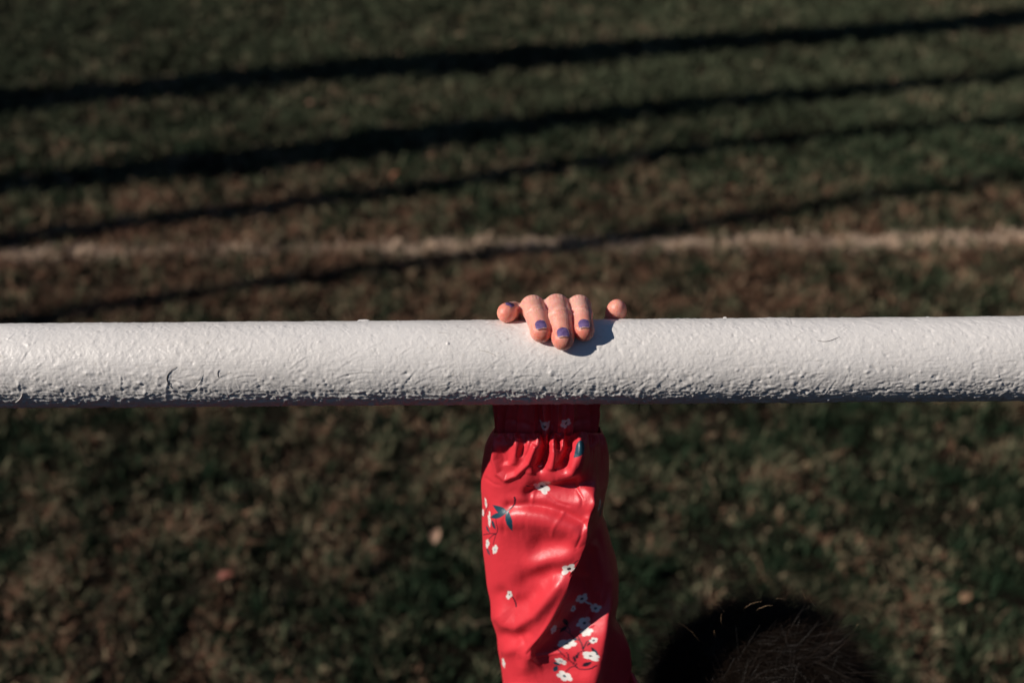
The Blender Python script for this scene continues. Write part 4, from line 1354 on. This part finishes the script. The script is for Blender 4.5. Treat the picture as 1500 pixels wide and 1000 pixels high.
def ribbon(pts, w, gl, bright):
    n, K_, _ = pts.shape
    t_ = np.gradient(pts, axis=1); t_ /= np.linalg.norm(t_, axis=2)[..., None] + 1e-12
    rnd = gl.normal(size=(n, 1, 3))
    sd = np.cross(t_, rnd); sd /= np.linalg.norm(sd, axis=2)[..., None] + 1e-12
    ww = w * (1 - 0.75 * np.linspace(0, 1, K_) ** 2)[None, :, None] * gl.uniform(.7, 1.3, (n, 1, 1))
    V = np.stack([pts - sd * ww / 2, pts + sd * ww / 2], 2).reshape(-1, 3)
    i = (np.arange(n)[:, None] * K_ + np.arange(K_ - 1)[None]) * 2
    q = np.stack([i, i + 1, i + 3, i + 2], -1).reshape(-1, 4)
    c = np.array([0.010, 0.0065, 0.0045]) * gl.uniform(.5, 1.6, (n, 1)) * bright * (np.array([1.25, 1.0, .75]) if bright > 5 else 1.0)  # the brightest strays get a gold tint that stands in for sun glints
    return V, q, np.repeat(c, K_ * 2, axis=0)
VV = []; QQ = []; CC = []; off = 0
for (n_, lo, hi, w, sd_, zm, stray, br) in ((38000, .030, .058, .00020, 1, -.45, 0.0, 1.0), (2400, .025, .045, .00009, 2, .0, .40, 1.1),
                                          (70, .026, .045, .00009, 3, .4, 1.3, 5.5)):
    p_, w_, gl_ = strands(n_, lo, hi, w, sd_, zm, stray, br)
    V, q, c = ribbon(p_, w_, gl_, br)
    VV.append(V); QQ.append(q + off); CC.append(c); off += len(V)
# messy tufts that stick out
tufts = [((-0.86, -0.05, 0.45), (-0.85, 0.0, 0.75), .055, 300), ((-0.6, 0.1, 0.8), (-0.5, .2, 1.0), .030, 150), ((0.05, 0.3, 0.95), (0.35, .3, .9), .040, 420),
         ((0.45, 0.1, 0.88), (0.8, .1, .55), .048, 420), ((0.75, 0.0, 0.6), (1.0, 0, .25), .05, 300), ((-.15, .2, .97), (.5, .1, .6), .034, 260)]
for (u0, dr, L0, n_) in tufts:
    u_ = np.array(u0) + gh.normal(0, .13, (n_, 3)); u_ /= np.linalg.norm(u_, axis=1)[:, None]
    root = hcc + u_ * np.array([.0665, .0785, .0665])
    d_ = np.array(dr) + gh.normal(0, .25, (n_, 3)); d_ /= np.linalg.norm(d_, axis=1)[:, None]
    K_ = 8; pts = np.empty((n_, K_, 3)); p = root.copy(); cu = gh.normal(0, .06, (n_, 3)) + np.array([.05, 0, -.06]); L = gh.uniform(.6, 1.1, n_) * L0
    for k in range(K_):
        pts[:, k] = p; p = p + d_ * (L / (K_ - 1))[:, None]; d_ = d_ + cu; d_ /= np.linalg.norm(d_, axis=1)[:, None]
    V, q, c = ribbon(pts, .00012, gh, 1.6)
    VV.append(V); QQ.append(q + off); CC.append(c); off += len(V)
# wispy rim at the back of the head, its colour brightened to look sunlit
for (x_0, z_0, dx_, n_, L0) in ((-.80, .45, -.9, 420, .040), (-.60, .62, -.6, 300, .026), (-.35, .74, -.3, 300, .020), (-.05, .80, .2, 380, .024),
                                (.20, .76, .7, 460, .032), (.45, .68, .9, 420, .036), (.70, .5, 1.0, 420, .044), (.85, .3, 1.0, 300, .042)):
    u_ = np.array([x_0, .62, z_0]) + gh.normal(0, .16, (n_, 3)); u_ /= np.linalg.norm(u_, axis=1)[:, None]
    root = hcc + u_ * np.array([.0665, .0785, .0665])
    d_ = np.array([dx_, .35, .55]) + gh.normal(0, .42, (n_, 3)) + 0.5 * u_; d_ /= np.linalg.norm(d_, axis=1)[:, None]
    K_ = 9; pts = np.empty((n_, K_, 3)); p = root.copy(); cu = gh.normal(0, .09, (n_, 3)) + np.array([.03, 0, -.05]); L = gh.uniform(.4, 1.25, n_) * L0
    for k in range(K_):
        pts[:, k] = p; p = p + d_ * (L / (K_ - 1))[:, None]; d_ = d_ + cu; d_ /= np.linalg.norm(d_, axis=1)[:, None]
    V, q, c = ribbon(pts, .00010, gh, 2.6)
    VV.append(V); QQ.append(q + off); CC.append(c); off += len(V)
# single stray hairs, sunlight painted as gold on their outer ends
for line in ([(1052, 881), (1058, 892), (1062, 895)], [(1062, 888), (1068, 886), (1073, 885)], [(1077, 866), (1090, 864), (1103, 867)], [(1107, 894), (1118, 888), (1132, 886)],
             [(1174, 863), (1178, 872), (1182, 881)], [(1186, 874), (1192, 885), (1198, 890)], [(1227, 849), (1229, 855), (1231, 862)], [(988, 914), (992, 922), (990, 918)],
             [(993, 911), (1010, 922), (1024, 938)], [(1047, 922), (1046, 926), (1048, 932)], [(1137, 876), (1146, 876), (1152, 878)], [(1252, 905), (1256, 912), (1253, 918)],
             [(1057, 897), (1056, 905), (1057, 914)], [(1208, 876), (1218, 888), (1224, 903)], [(1088, 892), (1100, 884), (1116, 880)]):
    pp = smooth_curve(line, 9)
    tip_ = [on_plane(a_ + gh.normal(0, .3), b_ + gh.normal(0, .3), np.array([0, 1.0, 0]), -0.030) for a_, b_ in pp]
    if tip_[0][2] < tip_[-1][2]: tip_ = tip_[::-1]
    rt = tip_[-1] - hcc; rt = hcc + rt / np.linalg.norm(rt / np.array([.0665, .0785, .0665]))      # its root on the scalp
    k_ = np.linspace(0, 1, 9)[1:, None]
    ext = tip_[-1] + (rt - tip_[-1]) * k_ + np.array([0.006, 0, 0.004]) * np.sin(PI * k_)
    pts = np.concatenate([np.array(tip_), ext])[None]
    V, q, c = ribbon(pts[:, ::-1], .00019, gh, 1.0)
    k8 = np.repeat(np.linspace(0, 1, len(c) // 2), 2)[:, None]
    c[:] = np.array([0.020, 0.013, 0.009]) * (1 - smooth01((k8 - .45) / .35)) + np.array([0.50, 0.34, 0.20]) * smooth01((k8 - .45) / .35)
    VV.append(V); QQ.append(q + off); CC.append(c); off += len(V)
# under-layer that the strands lie on
Hc = Field(hcc - .10, hcc + .10, .003)
Hc.ell(hcc + [0, .002, .002], (.0675, .0800, .0675), 0)
s_ = Hc.box(hcc + [-1, -1, -1], hcc + [1, -.040, .012]); Hc.v[s_] = .02
s_ = Hc.box(hcc + [-1, -1, -1], hcc + [1, 1, -.045]); Hc.v[s_] = .02
v, q = Hc.nets(1)
VV.append(v); QQ.append(q + off); CC.append(np.tile([.012, .008, .006], (len(v), 1)))
o = mesh_np('hair', np.vstack(VV), np.concatenate(QQ), M_hair, cols=np.vstack(CC)); adopt(o, person)
o['kind'] = 'stuff'
